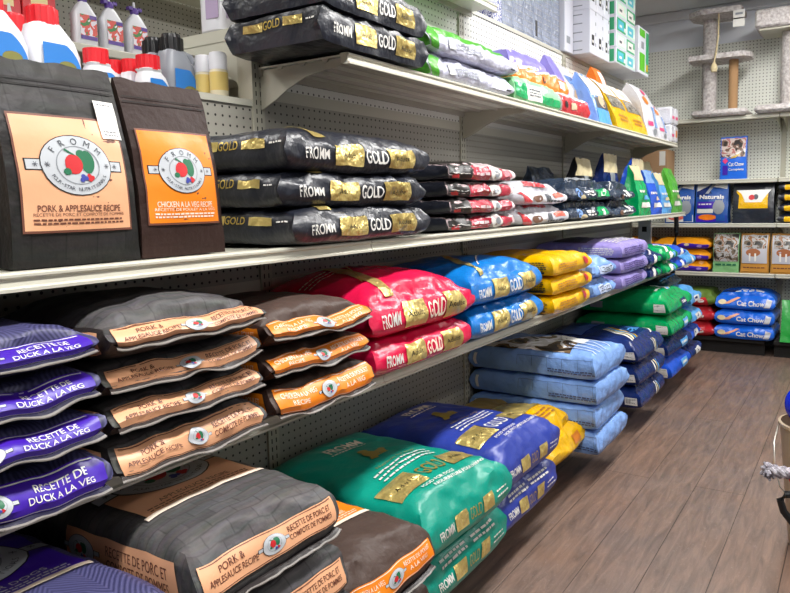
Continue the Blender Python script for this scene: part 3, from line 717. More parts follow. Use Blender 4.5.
# upright bags at the left of the mid shelf
def upright_art(W, H, panel, inkc, title, sub, y0=.17, y1=.72, tape=False):
    A = Art(); hb, ht = -H / 2 + H * y0, -H / 2 + H * y1; cy = (hb + ht) / 2 + H * .04
    A.rect('front', -W * .435, W * .435, hb - .004, ht + .004, INKP, 0.4, cell=.01); A.rect('front', -W * .42, W * .42, hb, ht, panel, 1, cell=.01)
    A.emblem('front', .0, cy, W * .27)
    A.text('front', title, 0, hb + H * .105, .0115, inkc, 3, w=W * .66, bold=.01); A.text('front', sub, 0, hb + H * .075, .0055, inkc, 3, w=W * .72)
    A.lines('front', -W * .36, W * .36, hb + H * .05, .0032, inkc, seed=1); A.lines('front', -W * .36, W * .36, hb + H * .033, .0032, inkc, seed=2)
    A.rect('front', -W * .48, W * .48, H / 2 - .045, H / 2 - .043, M_dark, 1); A.rect('front', -W * .48, W * .48, H / 2 - .035, H / 2 - .0335, M_dark, 1)
    return A
F = Standing(.236, .13, .356, seed=3, amp=.006, wtop=.98, bow=.014, ridge=.3)
a_ = upright_art(.235, .352, M_peach, INKP, 'PORK & APPLESAUCE RECIPE', 'RECETTE DE PORC ET COMPOTE DE POMMES')
pb = bag(F, M_stand, (.345, .730, Z2), 'large charcoal bag standing upright with a peach oval-emblem label', 'upright bags at the left of the mid shelf', a_, cell=.008)
pb_t = Art().rect('front', .06, .105, .045, .115, W_, 9); pb_t.lines('front', .066, .1, .108, .002, GRYD, 10); pb_t.lines('front', .066, .1, .058, .0022, GRYD, 10, 3); pb_t.lines('front', .066, .1, .052, .0022, GRYD, 10, 4)
artmesh(F, pb_t).build('paper_tag', pb, fixn=False)
F = Standing(.203, .12, .348, seed=6, amp=.006, wtop=.99, bow=.014, ridge=.25)
bag(F, M_brown2, (.345, .954, Z2), 'dark brown bag standing upright with an orange oval-emblem label', 'upright bags at the left of the mid shelf', upright_art(.203, .345, M_orange, INKL, 'CHICKEN A LA VEG RECIPE', 'RECETTE DE POULET A LA VEG', .19, .71), cell=.008)
F = Standing(.22, .12, .34, seed=9, amp=.006, wtop=.98)
bag(F, M_stand, (.27, .49, Z2), 'charcoal upright bag cut off by the left edge of the photo', 'upright bags at the left of the mid shelf', upright_art(.22, .34, M_peach, INKP, 'PORK & APPLESAUCE RECIPE', 'RECETTE DE PORC'), cell=.012)
# --- bottom deck
ZD = .127
def bigfour(y0, W, xf, z0, T, L, panel, inkc, txt, topm, darkm, label, group, sd, emb=True, bul=.12, rz=0, fin=FIN, cell=.011):
    F = Lying(W, L, T, seed=sd, slant=.035, rise=.2, wave=.010, bul=bul * .5, kt=.1, amp=.008, frq=5, rnd=.12)
    A = fourstar_band(W, T, panel, inkc, txt[0], txt[1], h=min(T * .4, .034))
    TP = .185 + (.03 if panel is M_purple else 0)
    if emb:
        A.rect('top', -W * .4, W * .4, TP, TP + .27, panel, 1, cell=.012); A.rect('top', -W * .42, W * .42, TP - .015, TP, INKL, 1); A.emblem('top', 0, TP + .15, W * .31)
        A.text('top', txt[0][1], 0, TP + .035, .014, inkc, 3, w=W * .5); A.lines('top', -W * .36, W * .36, TP + .018, .004, inkc); A.lines('top', -W * .36, W * .36, TP + .008, .004, inkc, seed=5)
    A.rect('left', -L * .1, L * .42, -T * .3, T * .33, panel, 1); A.emblem('left', -L * .02, 0, T * .3, full=False)
    A.text('left', txt[1][0], L * .24, T * .12, T * .18, inkc, 3, w=L * .28); A.text('left', txt[1][1], L * .24, -T * .12, T * .18, inkc, 3, w=L * .28)
    return bag(F, mats4(topm, darkm) | dict(left=topm, right=topm), (xf, y0 + W / 2, z0), label, group, A, rz=rz, fin=fin, cell=cell)
for i in range(4):
    bigfour(.715 - .003 * i, .35, .645 + (.0 if i == 3 else .02), ZD + .13 * i, .129, .62, M_peach, INKP, PK, M_grey, M_gdark, f'big dark grey bag with peach label on the floor deck, {ordn[4][i]}', 'big peach label bags on the floor deck', 60 + i, emb=i == 3, cell=.011 if i > 1 else .02)
for i in range(3):
    bigfour(.33, .36, .655, ZD + .16 * i, .159, .62, M_purple, W_, DK, M_duck, M_duckd, f'navy herringbone bag low in the bottom left corner, {ordn[3][i]} of its pile', 'big purple label bags on the floor deck', 70 + i, emb=i == 2, fin=FIND, cell=.012 if i == 2 else .02)
for i in range(2):
    bigfour(1.07, .325, .66, ZD + .15 * i, .15, .62, M_orange, INKL, CH, M_brown, M_brown2, f'big brown orange label bag between the grey and teal bags, {ordn[2][i]} one', 'brown orange label bags on the floor deck', 80 + i, emb=i == 1, cell=.012)
def biggold(y0, W, xf, z0, T, L, body, label, group, sd, emblem=True, bul=.25, boxm=None, rz=0):
    F = Lying(W, L, T, seed=sd, slant=.025, rise=.08, bul=bul * .5, kt=.12, amp=.010, frq=5, rnd=.15, ear=.02)
    A = Art(); hh = T * .3
    A.text('front', 'FROMM', -W * .28, -hh * .3, T * .2, W_, 3, w=W * .15, bold=.02); A.rect('front', -W * .18, -W * .05, -hh * .9, hh * .3, GOLD, 1); A.rect('front', W * .12, W * .25, -hh * .9, hh * .3, GOLD, 1)
    A.text('front', 'GOLD', W * .035, -hh * .3, T * .26, GOLDI, 3, w=W * .12); A.lines('front', W * .29, W * .44, -hh * .1, .005, W_); A.lines('front', W * .29, W * .44, -hh * .5, .005, W_, seed=4)
    if not emblem:
        for k in range(2): A.lines('front', -W * .3, W * .02, hh * (.8 + .35 * k), .007, W_, seed=k); A.lines('front', W * .06, W * .36, hh * (.8 + .35 * k), .007, W_, seed=k + 9)
    if emblem:
        A.rect('top', -W * .47, -W * .16, .085, .19, GOLD, 1, cell=.01); A.rect('top', W * .16, W * .44, .095, .18, GOLD, 1, cell=.01)
        if boxm: A.rect('top', -W * .15, W * .15, .085, .19, boxm, 1)
        A.text('top', 'GOLD', 0, .137, .06, GOLDI if not boxm else W_, 3, w=W * .26, bold=.01)
        A.text('top', 'A d u l t', -W * .30, .137, .018, K_, 3); A.text('top', 'Adulte', W * .3, .137, .018, K_, 3)
        for k in range(2):
            A.text('top', ('FOOD FOR DOGS', 'NOURRITURE POUR CHIENS')[k], W * (.1 if k else -.12) , .066 - .022 * k, .014, W_, 3, w=W * (.62 if k else .34), bold=.01)
        A.text('top', 'Nutrition for dogs', 0, .272, .016, GOLDI, 3, w=W * .42)
        for k in range(3): A.lines('top', -W * .3, W * .3, .25 - .02 * k, .007, W_, seed=k)
        dogshape(A, 'top', -W * .03, .36, .05, GOLDI); A.text('top', 'FROMM', 0, .49, .045, INKL, 3, w=W * .35, bold=.02); A.lines('top', -W * .2, W * .2, .455, .006, INKL)
    return bag(F, body, (xf, y0 + W / 2, z0), label, group, A, rz=rz, cell=.012)
biggold(1.425, .45, .62, ZD, .15, .66, M_teal, 'teal gold-printed bag lying under another teal bag on the floor deck', 'teal bags', 90, emblem=False, bul=0)
biggold(1.405, .46, .64, ZD + .152, .15, .68, M_teal, 'plump teal bag with crinkled gold foil stripe on the floor deck, upper of two', 'teal bags', 91, rz=-.02)
biggold(1.895, .44, .60, ZD, .145, .66, M_navy, 'royal blue gold-printed bag on the floor deck, under its pair', 'royal blue bags', 92, emblem=False, bul=0)
biggold(1.885, .45, .61, ZD + .147, .145, .68, M_navy, 'royal blue bag with gold stripe on the floor deck, upper of two', 'royal blue bags', 93, boxm=M_navy, rz=-.01)
# ------------------------------------------------------------------ generic far bags
BAR = plain('barcode_bars', '#26262a', .5)
def barcode(A, face, cx, cy, w, h, layer=3, tick=True):
    A.rect(face, cx - w / 2, cx + w / 2, cy - h / 2, cy + h / 2, W_, layer, cell=.02)
    r = random.Random(int(cx * 1000 + 7)); x = cx - w * .42
    while x < cx + w * .4:
        t = w * r.choice((.02, .035, .05)); A.rect(face, x, x + t, cy - h * .28, cy + h * .4, BAR, layer + 1, cell=.05); x += t + w * .045
    return A
def small_print(A, face, x0, x1, y0, y1, rows, m, seed=0, frac=.5):
    for k in range(rows):
        y = y0 + (y1 - y0) * (k + .5) / rows; A.lines(face, x0, x1, y, (y1 - y0) / rows * frac, m, seed=seed + k)
    return A
# yellow triple on the lower shelf
for i in range(3):
    W, T, L = .44, .078, .42
    F = Lying(W, L, T * .98, seed=100 + i, slant=.01, rise=.03, bul=.15 * (i == 2), kt=.16, amp=.006, frq=8, rnd=.2, ear=.01)
    A = Art(); small_print(A, 'left', L * .1, L * .42, -T * .34, T * .34, 6, K_, i); A.rect('left', L * .12, L * .4, -T * .36, -T * .22, K_, 2)
    small_print(A, 'front', -W * .36, W * .1, -T * .2, T * .25, 3, plain('ink_tan', '#a86a10'), i + 4); A.ell('front', W * .33, T * .12, .02, .02, M_pred, 3, n=12, rings=1)
    bag(F, M_yel, (.492, 2.585 + W / 2, Z3 + T * i), f'glossy yellow bag on the lower shelf beside the bright blue bags, {ordn[3][i]} of three', 'yellow bags on the lower shelf', A, rz=(.02, -.01, .0)[i], cell=.014)
for i in range(2):
    W, T, L = .33, .092, .42
    F = Lying(W, L, T * .98, seed=110 + i, slant=.02, rise=.1, bul=.1 * i, kt=.25, amp=.012, frq=9, rnd=.25, ear=.01, ridge=.3)
    A = Art(); A.rect('front', -W * .2, W * .3, -T * .3, T * .25, plain('ink_pale_blue', '#c9d8f4'), 1); small_print(A, 'front', -W * .15, W * .28, -T * .2, T * .2, 3, GRYD, i); A.rect('left', L * .0, L * .4, -T * .3, T * .3, plain('ink_pale_blue', '#c9d8f4'), 1)
    bag(F, M_lb, (.495, 3.06 + W / 2, Z3 + T * i), f'crumpled light blue bag on the lower shelf between yellow and lavender bags, {ordn[2][i]} one', 'light blue bags on the lower shelf', A, cell=.014)
for i in range(3):
    W, T, L = .48, .080, .47
    F = Lying(W, L, T * .98, seed=120 + i, slant=.012, rise=.06, bul=.15 * (i == 2), kt=.15, amp=.006, frq=8, rnd=.15, ear=.01)
    A = Art(); small_print(A, 'top', -W * .4, W * .4, .03, .14, 5, W_, i); small_print(A, 'front', -W * .4, W * .35, -T * .3, T * .3, 4, plain('ink_dark_violet', '#4c3a88'), i); small_print(A, 'left', L * .0, L * .42, -T * .3, T * .3, 4, W_, i)
    A.rect('top', -W * .45, W * .45, .2, .4, plain('print_charcoal', '#4a465a'), 1)
    bag(F, M_lav, (.505, 3.455 + W / 2, Z3 + T * i), f'lavender bag on the lower shelf behind the yellow bags, {ordn[3][i]} of three', 'lavender bags', A, rz=(.02, -.02, .01)[i], cell=.014)
mixed = [(3.975, .28, M_dnavy, 'navy', .0), (4.27, .30, M_green, 'green', .02)]
for (y0, W, mt, cn, dx) in mixed:
    for i in range(2):
        T = .080; F = Lying(W, .42, T * .98, seed=130 + i + int(y0 * 10), slant=.02, rise=.05, bul=.12 * i, kt=.3, amp=.01, frq=10, rnd=.3, ridge=.3)
        A = Art(); A.quad('front', [(-W * .3, -T * .4), (-W * .1, -T * .4), (W * .1, T * .4), (-W * .1, T * .4)], W_, 1); A.ell('front', W * .2, 0, .035, .025, M_sky if cn == 'green' else M_green, 1, n=14, rings=1); A.quad('top', [(-W * .2, 0), (0, 0), (W * .2, .12), (0, .12)], W_, 1); A.quad('left', [(0, -T * .3), (.06, -T * .3), (.14, T * .3), (.05, T * .3)], W_, 1)
        bag(F, mt, (.515 + dx, y0 + W / 2, Z3 + T * i), f'small {cn} bag on the lower shelf after the lavender bags, {ordn[2][i]} of two', f'small {cn} bags on the lower shelf', A, cell=.015)
for i, (y0, W, mt, cn, z, T, xf) in enumerate(((4.58, .26, M_blue2, 'deep blue', Z3, .085, .53), (4.60, .25, M_blue2, 'deep blue', Z3 + .085, .06, .52), (4.85, .31, M_sky, 'sky blue', Z3, .10, .53))):
    F = Lying(W, .42, T, seed=140 + i, slant=.02, rise=.05, bul=.15, kt=.35, amp=.01, frq=10, rnd=.3, ridge=.3)
    A = Art(); A.quad('front', [(-W * .1, -T * .4), (W * .15, -T * .4), (W * .32, T * .35), (W * .1, T * .35)], W_, 1); A.ell('top', 0, .08, .05, .03, W_, 1, n=14, rings=1)
    bag(F, mt, (xf, y0 + W / 2, z), ('deep blue bag at the far end of the lower shelf, lying under a thinner one', 'thin deep blue bag lying on its like at the end of the lower shelf', 'sky blue bag, the last one on the lower shelf')[i], None, A, cell=.015)
# --- bottom deck continued
for i in range(1):
    W, T, L = .41, .205, .56; F = Lying(W, L, T, seed=151, slant=.05, rise=.25, bul=.06, kt=.3, amp=.014, frq=6, rnd=.16, ear=.015)
    A = Art(); A.rect('top', -W * .3, W * .42, .18, .34, GOLD, 1); A.rect('top', -W * .5, W * .5, .34, .5, plain('print_tan', '#8a7440'), 1); A.rect('front', W * .2, W * .38, -T * .1, T * .25, ink('ink_orange', '#d07a20'), 1); small_print(A, 'top', -W * .35, W * .3, .06, .14, 3, plain('ink_tan', '#a86a10'))
    bag(F, M_yel, (.575, 2.345 + W / 2, ZD + T * i), 'plump yellow bag on the floor deck between royal blue and light blue bags', None, A, cell=.014)
PH_dog = photo('print_dog_photo', ['#2a221c', '#6f5a40', '#d8d4cf', '#f0eef0', '#8a7758', '#1f1a18'], 5.5, .25, 1.0)
for i in range(4):
    W, T, L = .40, .107, .66; F = Lying(W, L, T * .98, seed=160 + i, slant=.01, rise=.04, bul=.1 * (i == 3), kt=.12, amp=.008, frq=7, rnd=.12, ear=.02, ridge=.15)
    A = Art(); small_print(A, 'left', L * .12, L * .46, -T * .3, -T * .08, 2, plain('ink_slate', '#3d4f7a'), i)
    for k in range(6): A.rect('left', -L * .1 + k * .07, -L * .1 + k * .07 + .0012, -T * .1, T * .38, plain('ink_slate', '#3d4f7a'), 1)
    A.rect('left', -L * .1, L * .46, T * .37, T * .385, plain('ink_slate', '#3d4f7a'), 1); A.rect('left', -L * .42, -L * .40, -T * .3, T * .3, W_, 1)
    if i == 3:
        A.quad('top', [(-W * .44, .12), (W * .0, .15), (W * .44, .30), (-W * .46, .56)], PH_dog, 1, 14, 14); A.quad('top', [(W * .02, .13), (W * .3, .13), (W * .44, .30), (W * .1, .24)], W_, 2, 10, 10)
        for k in range(5): A.quad('top', [(-W * .35 + k * W * .13, .01), (-W * .33 + k * W * .13, .01), (-W * .2 + k * W * .14, .18), (-W * .23 + k * W * .14, .18)], plain('ink_pale_blue', '#c9d8f4'), 2, 3, 8)
    bag(F, M_lb, (.622 - .01 * (i % 2), 2.745 + W / 2, ZD + T * i), f'large light blue bag in a pile on the floor deck, {ordn[4][i]}' + (', dog picture on it' if i == 3 else ''), 'large light blue bags on the floor deck', A, rz=(.01, .02, -.015, .0)[i], cell=.014)
for i in range(3):
    W, T, L = .50, .118, .66; F = Lying(W, L, T * .98, seed=170 + i, slant=.03, rise=.06, bul=.1 * (i == 2), kt=.18, amp=.009, frq=6, rnd=.2, ear=.015, ridge=.2)
    A = Art(); barcode(A, 'left', L * .36, -T * .05, .07, .05); A.text('left', 'nual-Care', L * .16, T * .25, .03, W_, 3, w=.16, bold=.02)
    for k, mm in enumerate((W_, M_cream, M_sky, M_yel)): A.quad('top', [(-W * .38 + k * .03, .02), (-W * .34 + k * .03, .02), (-W * .08 + k * .03, .26), (-W * .12 + k * .03, .26)], mm, 2, 2, 10)
    A.quad('top', [(W * .32, .01), (W * .36, .01), (W * .46, .1), (W * .42, .1)], W_, 2); A.text('top', 'Sal', W * .12, .14, .09, M_sky, 2, w=.14); A.quad('top', [(-W * .4, .34), (W * .3, .34), (0, .48), (-W * .4, .5)], plain('print_steel_blue', '#2e4a86'), 1, 8, 8)
    for k, mm in enumerate((W_, M_cream, M_sky)): A.rect('front', W * .1 + k * .025, W * .1 + k * .025 + .012, -T * .35, T * .35, mm, 2)
    bag(F, M_dnavy, (.61 - .008 * i, 3.47 + W / 2, ZD + T * i), f'dark blue bag with white stripes piled on the floor deck, {ordn[3][i]} of three', 'dark blue striped bags on the floor deck', A, rz=(.02, -.01, .0)[i], cell=.016)
for i in range(4):
    W, T, L = .56, .128, .68; mt = (M_blue2, M_dnavy, M_green, M_green)[i]; F = Lying(W, L, T * .98, seed=180 + i, slant=.03, rise=.06, bul=.15 * (i == 3), kt=.22, amp=.01, frq=6, rnd=.25, ear=.015, ridge=.2)
    A = Art(); barcode(A, 'left', L * .34, -T * .05, .075, .065); A.rect('left', -L * .3, -L * .18, -T * .2, T * .25, GRYI, 2)
    for k, mm in enumerate((W_, M_sky, M_cream, M_dnavy)): A.quad('top', [(-W * .1 + k * .03, .05), (-W * .05 + k * .03, .05), (W * .05 + k * .03, .2), (W * .0 + k * .03, .2)], mm, 2, 2, 8)
    A.lines('top', -W * .35, -W * .1, .1, .02, W_); A.rect('front', W * .05, W * .3, -T * .3, T * .2, M_sky if i < 3 else M_dnavy, 2); A.rect('front', W * .08, W * .26, -T * .1, T * .05, W_, 3)
    cn = ('deep blue bag at the bottom of the green bag pile', 'dark blue bag, second from the floor in the green bag pile', 'green bag on the floor deck, under the topmost green bag', 'large green bag with striped logo, topmost of its pile on the floor deck')[i]
    bag(F, mt, (.61 - .01 * (i % 2), 4.12 + W / 2, ZD + T * i), cn, None, A, rz=(.02, -.03, .01, -.015)[i], cell=.017)
for i in range(4):
    W, T, L = .36, .118, .6; mt = (M_dnavy, M_blue2, M_sky, M_sky)[i]; F = Lying(W, L, T * .98, seed=190 + i, slant=.03, rise=.06, bul=.15 * (i == 3), kt=.3, amp=.012, frq=7, rnd=.3, ridge=.3)
    A = Art(); A.rect('front', -W * .1, W * .3, -T * .25, T * .2, W_, 2); A.lines('front', -W * .05, W * .25, 0, .02, M_dnavy, 3)
    bag(F, mt, (.60 - .01 * (i % 2), 4.72 + W / 2, ZD + T * i), ('navy bag on the floor at the far end of the gondola', 'deep blue bag second from the floor at the gondola end', 'sky blue bag third from the floor at the gondola end', 'sky blue bag topmost in the last pile of the floor deck')[i], None, A, rz=.02 * (i % 2), cell=.02)
F = Lying(.42, .34, .05, seed=200, slant=.02, kt=.4, amp=.012, ridge=.3)
A = Art(); A.rect('top', -.18, .18, .02, .035, M_sky, 2); A.rect('top', .15, .17, .02, .2, M_sky, 2); A.rect('top', -.14, .1, .06, .08, GRYI, 2)
bag(F, film('bag_black_teal', '#1c3b46', .25), (.50, 4.63, ZD + .515), 'black teal bag with light blue border lying on the green pile', None, A, ry=-.02)
# --- mid shelf continued
M_pinkw = film('bag_pink_white', '#cdbabc', .22, 20, .01, .8, .3); M_pinkr = film('bag_rose', '#b02c40', .22, 18, .01, .7, .25)
for i in range(4):
    W, T, L = .49, .056, .30; F = Lying(W, L, T * .96, seed=210 + i, slant=.012, rise=.1, kt=.15, amp=.009, frq=10, rnd=.3, ridge=.3, ear=.01, bul=.2 * (i == 3))
    A = Art(); A.rect('front', -W * .49, -W * .2, -T * .46, T * .46, K_, .5); A.rect('front', -W * .46, -W * .36, -T * .4, -T * .12, RED, 1); A.rect('front', -W * .34, -W * .2, -T * .4, -T * .12, K_, 1); A.rect('front', -W * .45, -W * .22, -T * .12, -T * .08, W_, 2)
    A.rect('front', -W * .19, W * .1, -T * .44, T * .44, M_pinkr, 1); A.ell('front', W * .18, 0, .04, .024, W_, 2, n=16, rings=1); A.ell('front', W * .19, 0, .018, .012, GRYI, 3, n=12, rings=1); A.rect('front', W * .27, W * .44, -T * .4, T * .4, M_pinkr, 1); A.quad('top', [(-W * .49, 0), (-W * .1, 0), (-W * .1, .27), (-W * .49, .27)], K_, 1); A.lines('front', -W * .14, W * .1, -T * .05, .01, M_pinkw)
    bag(F, dict(top=M_pinkw, front=M_pinkw, bottom=M_blackfilm, left=M_blackfilm, right=M_pinkw, back=M_blackfilm), (.40 + .004 * (i % 2), 1.93 + W / 2, Z2 + T * i), f'flat red white and black shiny pack beside the black bags, {ordn[4][i]}', 'red and white shiny packs at mid shelf', A, rz=(.0, .015, -.01, .01)[i], cell=.013)
for i in range(2):
    W, T, L = .5, .082, .34; F = Lying(W, L, T * .96, seed=220 + i, slant=.03, rise=.05, kt=.35, amp=.01, frq=9, rnd=.3, ridge=.2, bul=.2 * i)
    A = Art(); A.quad('front', [(-W * .49, -T * .45), (-W * .3, -T * .45), (-W * .42, T * .45), (-W * .49, T * .45)], M_pred, 1, 4, 6); A.quad('front', [(W * .2, -T * .05), (W * .42, T * .0), (W * .42, T * .35), (W * .2, T * .25)], ink('ink_salmon', '#dd6a5a'), 1); A.ell('front', -W * .2, -T * .1, .05, .02, plain('ink_brown_dog', '#6f4d3a'), 2, n=14, rings=1); A.rect('top', -W * .3, W * .2, .01, .04, M_pred, 1); A.rect('front', W * .02, W * .12, -T * .2, T * .2, GRYD, 2); A.lines('front', 0, W * .4, -T * .3, .01, GRYD)
    bag(F, M_white, (.41, 2.48 + W / 2, Z2 + T * i), f'white bag with red corner on the mid shelf after the shiny packs, {ordn[2][i]} one', 'white and red bags at mid shelf', A, rz=.02 * i, cell=.013)
M_slate = film('bag_slate_blue', '#2c3a4e', .22, 18, .012, .8, .35)
for i in range(2):
    W, T, L = .6, .094, .24; F = Lying(W, L, T * .96, seed=230 + i, slant=.03, rise=.05, kt=.35, amp=.012, frq=9, rnd=.3, ridge=.4, bul=.15 * i)
    A = Art(); A.quad('front', [(W * .12, -T * .25), (W * .4, -T * .2), (W * .42, T * .4), (W * .18, T * .42)], M_green, 1, 6, 4); A.quad('front', [(W * .22, -T * .2), (W * .3, -T * .2), (W * .36, T * .3), (W * .3, T * .3)], W_, 2); A.ell('front', -W * .28, 0, .04, .03, M_lb, 1, n=14, rings=1); A.ell('front', -W * .2, -T * .25, .04, .012, M_cream, 2, n=14, rings=1); A.lines('front', -W * .1, W * .1, T * .1, .014, W_); A.lines('front', -W * .1, W * .1, -T * .1, .01, W_, seed=3); A.quad('top', [(-W * .4, .03), (W * .1, .02), (W * .2, .06), (-W * .3, .08)], GRYI, 1)
    bag(F, M_slate, (.41, 3.0 + W / 2, Z2 + T * i), f'slate blue bag with green corner label on the mid shelf, {ordn[2][i]} of two', 'slate blue bags at mid shelf', A, rz=-.02 * i, cell=.014)
for i in range(2):
    W, T, L = .44, .09, .22; F = Lying(W, L, T * .96, seed=235 + i, slant=.03, rise=.05, kt=.35, amp=.014, frq=9, rnd=.3, ridge=.4, bul=.2 * i)
    A = Art(); A.ell('front', W * .3, T * .15, .028, .03, W_, 1, n=14, rings=1); A.ell('front', -W * .1, -T * .15, .035, .02, plain('ink_brown_dog', '#6f4d3a'), 1, n=14, rings=1); A.lines('front', -W * .1, W * .4, -T * .05, .012, W_); A.quad('top', [(-W * .4, .0), (-W * .33, .0), (W * .2, .2), (W * .1, .2)], W_, 1, 3, 8)
    bag(F, M_slate, (.405, 3.63 + W / 2, Z2 + T * i), f'slate blue bag with white dot beside the small upright bags, {ordn[2][i]} one', 'slate blue dotted bags at mid shelf', A, rz=.03 * i, cell=.015)
def stander(W, D, H, xf, y0, z, m, label, art=None, group=None, seed=1, rz=0, lean=.0, topm=None, **k):
    k.setdefault('topk', 5); F = Standing(W, D, H, seed=seed, lean=lean, **k)
    return bag(F, m, (xf, y0 + W / 2, z), label, group, art, rz=rz, cell=.016)
def top_patch(A, W, H, m, frac=.3): return A.rect('front', -W * .49, W * .49, H / 2 - H * frac, H / 2 - .002, m, .6)
for i, (y0, W, mt, cn, H) in enumerate(((4.12, .27, M_green, 'green', .30), (4.40, .26, M_blue2, 'deep blue', .28), (4.67, .25, M_sky, 'sky blue', .27), (4.95, .32, M_lime, 'lime green', .31))):
    A = Art()
    if i < 3: top_patch(A, W, H, M_cream if i != 1 else M_lb, .3)
    A.rect('front', -W * .3, W * .35, -H * .34, -H * .24, W_, 2); A.rect('front', -W * .1, W * .4, -H * .18, -H * .1, M_sky if i == 0 else M_cream, 2); A.lines('front', -W * .4, W * .4, -H * .02, .014, W_, 2)
    stander(W, .09, H, .40, y0, Z2, mt, f'small {cn} upright bag on the mid shelf, ' + ('first', 'second', 'third', 'last')[i] + ' of four at its end', A, 'small upright bags at the end of the mid shelf', seed=20 + i, amp=.018, frq=12, ridge=.35, lean=.03, wtop=.72, topk=2.2)
for i, (y0, W, H, xf, lean, mt, tm, lab) in enumerate(((3.12, .42, .27, .17, .02, M_slate, None, 'dark bag standing at the back of the mid shelf behind the slate bags'), (3.58, .34, .33, .19, -.04, plain('bag_black_print', '#12141c', .3), M_cream, 'black bag with cream top behind the slate blue bags'), (3.98, .34, .37, .2, -.06, M_dnavy, M_cream, 'dark blue bag with rolled cream top leaning behind the small upright bags'), (4.40, .4, .36, .22, -.08, M_blue2, M_cream, 'blue bag with pale crumpled top behind the upright row'), (4.86, .36, .36, .22, -.02, M_cream, None, 'cream bag standing at the back by the far end of the mid shelf'))):
    A = Art(); 
    if tm: top_patch(A, W, H, tm, .3)
    A.rect('front', -W * .1, W * .2, H * .05, H * .2, GRYI, 2)
    stander(W, .10, H, xf, y0, Z2, mt, lab, A, seed=30 + i, amp=.022, frq=8, ridge=.35, lean=lean, wtop=.7, topk=2.2)
# --- top shelf
M_wlil = film('bag_white_lilac', '#c3c4d6', .28, 16, .012, .8, .1)
for i, (y0, W, T, z) in enumerate(((1.935, .60, .085, ZT), (1.925, .66, .085, ZT + .085))):
    L = .36; F = Lying(W, L, T * .97, seed=240 + i, slant=.02, rise=.05, kt=.22, amp=.01, frq=8, rnd=.2, ridge=.2, bul=.1 * i, ear=.02)
    A = Art(); A.quad('front', [(-W * .49, -T * .48), (-W * .42, -T * .48), (-W * .38, T * .48), (-W * .49, T * .48)], M_lime, 1, 3, 8); small_print(A, 'front', -W * .22, W * .06, -T * .2, T * .22, 3, GRYI, i); A.rect('front', -W * .3, -W * .24, -T * .25, T * .25, GRYI, 2); A.rect('front', -W * .295, -W * .245, -T * .22, T * .22, W_, 3); A.rect('front', W * .38, W * .44, -T * .3, -T * .22, K_, 3); A.lines('top', -W * .4, -.05, .2, .02, W_)
    bag(F, dict(top=M_lime if i else M_wlil, front=M_wlil, left=M_lime, right=M_lime, back=M_wlil, bottom=M_wlil), (.345, y0 + W / 2, z), f'long white bag with green ends on the top shelf after the black bags, {ordn[2][i]} one', 'white bags with green ends on the top shelf', A, rz=(.0, .01)[i], cell=.013)
F = Lying(.50, .2, .10, seed=245, slant=.01, kt=.12, amp=.006, rnd=.12)
A = Art(); A.rect('front', -.24, -.12, -.035, .035, M_green, 1); A.rect('front', -.12, .03, -.036, .036, W_, 1); small_print(A, 'front', -.1, .02, -.02, .02, 3, GRYD); A.rect('front', .03, .24, -.036, .0, M_green, 1)
bag(F, film('bag_mint', '#8fd09a', .3), (.335, 2.815, ZT), 'small green and white bag lying at the front of the top shelf', None, A, cell=.014)
F = Lying(.66, .22, .085, seed=246, slant=.02, kt=.12, amp=.014, frq=5, rnd=.12)
A = Art(); A.ell('front', .02, 0, .018, .018, K_, 2, n=14, rings=1); A.ell('front', .02, 0, .009, .009, M_orf, 3, n=10, rings=1); A.rect('front', -.28, .0, .02, .03, W_, 2); A.rect('front', .2, .28, -.02, .02, W_, 2)
bag(F, dict(top=M_white, front=M_orf, left=M_orf, right=M_orf, back=M_orf, bottom=M_orf), (.29, 2.97, ZT + .098), 'orange bag lying across the small green and red bags on the top shelf', None, A, ry=.0, cell=.014)
F = Lying(.38, .22, .098, seed=247, slant=.015, kt=.15, amp=.009, rnd=.12)
A = Art(); A.rect('front', -.07, .0, -.02, .02, plain('ink_beige', '#cfae8c'), 2); A.ell('front', -.13, 0, .02, .02, K_, 2, n=10, rings=1)
bag(F, dict(top=M_white, front=M_pred, left=M_white, right=M_pred, back=M_pred, bottom=M_pred), (.335, 3.265, ZT), 'dark red bag with beige square at the front of the top shelf', None, A, cell=.014)
F = Lying(.42, .18, .11, seed=248, slant=.01, kt=.1, amp=.006, rnd=.2)
A = Art(); barcode(A, 'front', -.12, -.02, .06, .06); A.lines('front', 0, .14, 0, .012, W_)
bag(F, M_vio if False else film('bag_periwinkle', '#8a80cf', .28), (.17, 3.08, ZT + .172), 'periwinkle purple bag lying behind the orange bag on the top shelf', None, A, cell=.016)
for i, (y0, W, H, xf, mt, lab) in enumerate(((3.42, .26, .36, .2, film('bag_periwinkle', '#8a80cf', .28), 'pointed periwinkle bag standing behind the orange bag'), (3.60, .22, .34, .2, M_white, 'white bag with brown print standing beside the pointed purple bag'), (3.68, .26, .29, .3, M_lb, 'light blue and white bag standing before the yellow bags'))):
    A = Art(); 
    if i: A.ell('front', 0, -H * .05, W * .22, H * .12, plain('ink_beige', '#cfae8c'), 2, n=14, rings=2); A.rect('front', -W * .3, W * .3, H * .15, H * .3, M_lb if i == 1 else W_, 1)
    if i == 2: A.rect('front', -W * .45, W * .45, -H * .45, -H * .2, M_sky, 1); A.rect('front', -W * .4, W * .4, -H * .18, H * .02, plain('print_dark_cat', '#3a3c42'), 1); A.rect('front', -W * .45, W * .45, H * .05, H * .45, W_, 1)
    stander(W, .14, H, xf, y0, ZT, mt, lab, A, seed=40 + i, amp=.012, ridge=.25, lean=.07, wtop=.35 if i == 0 else .85, topk=3)
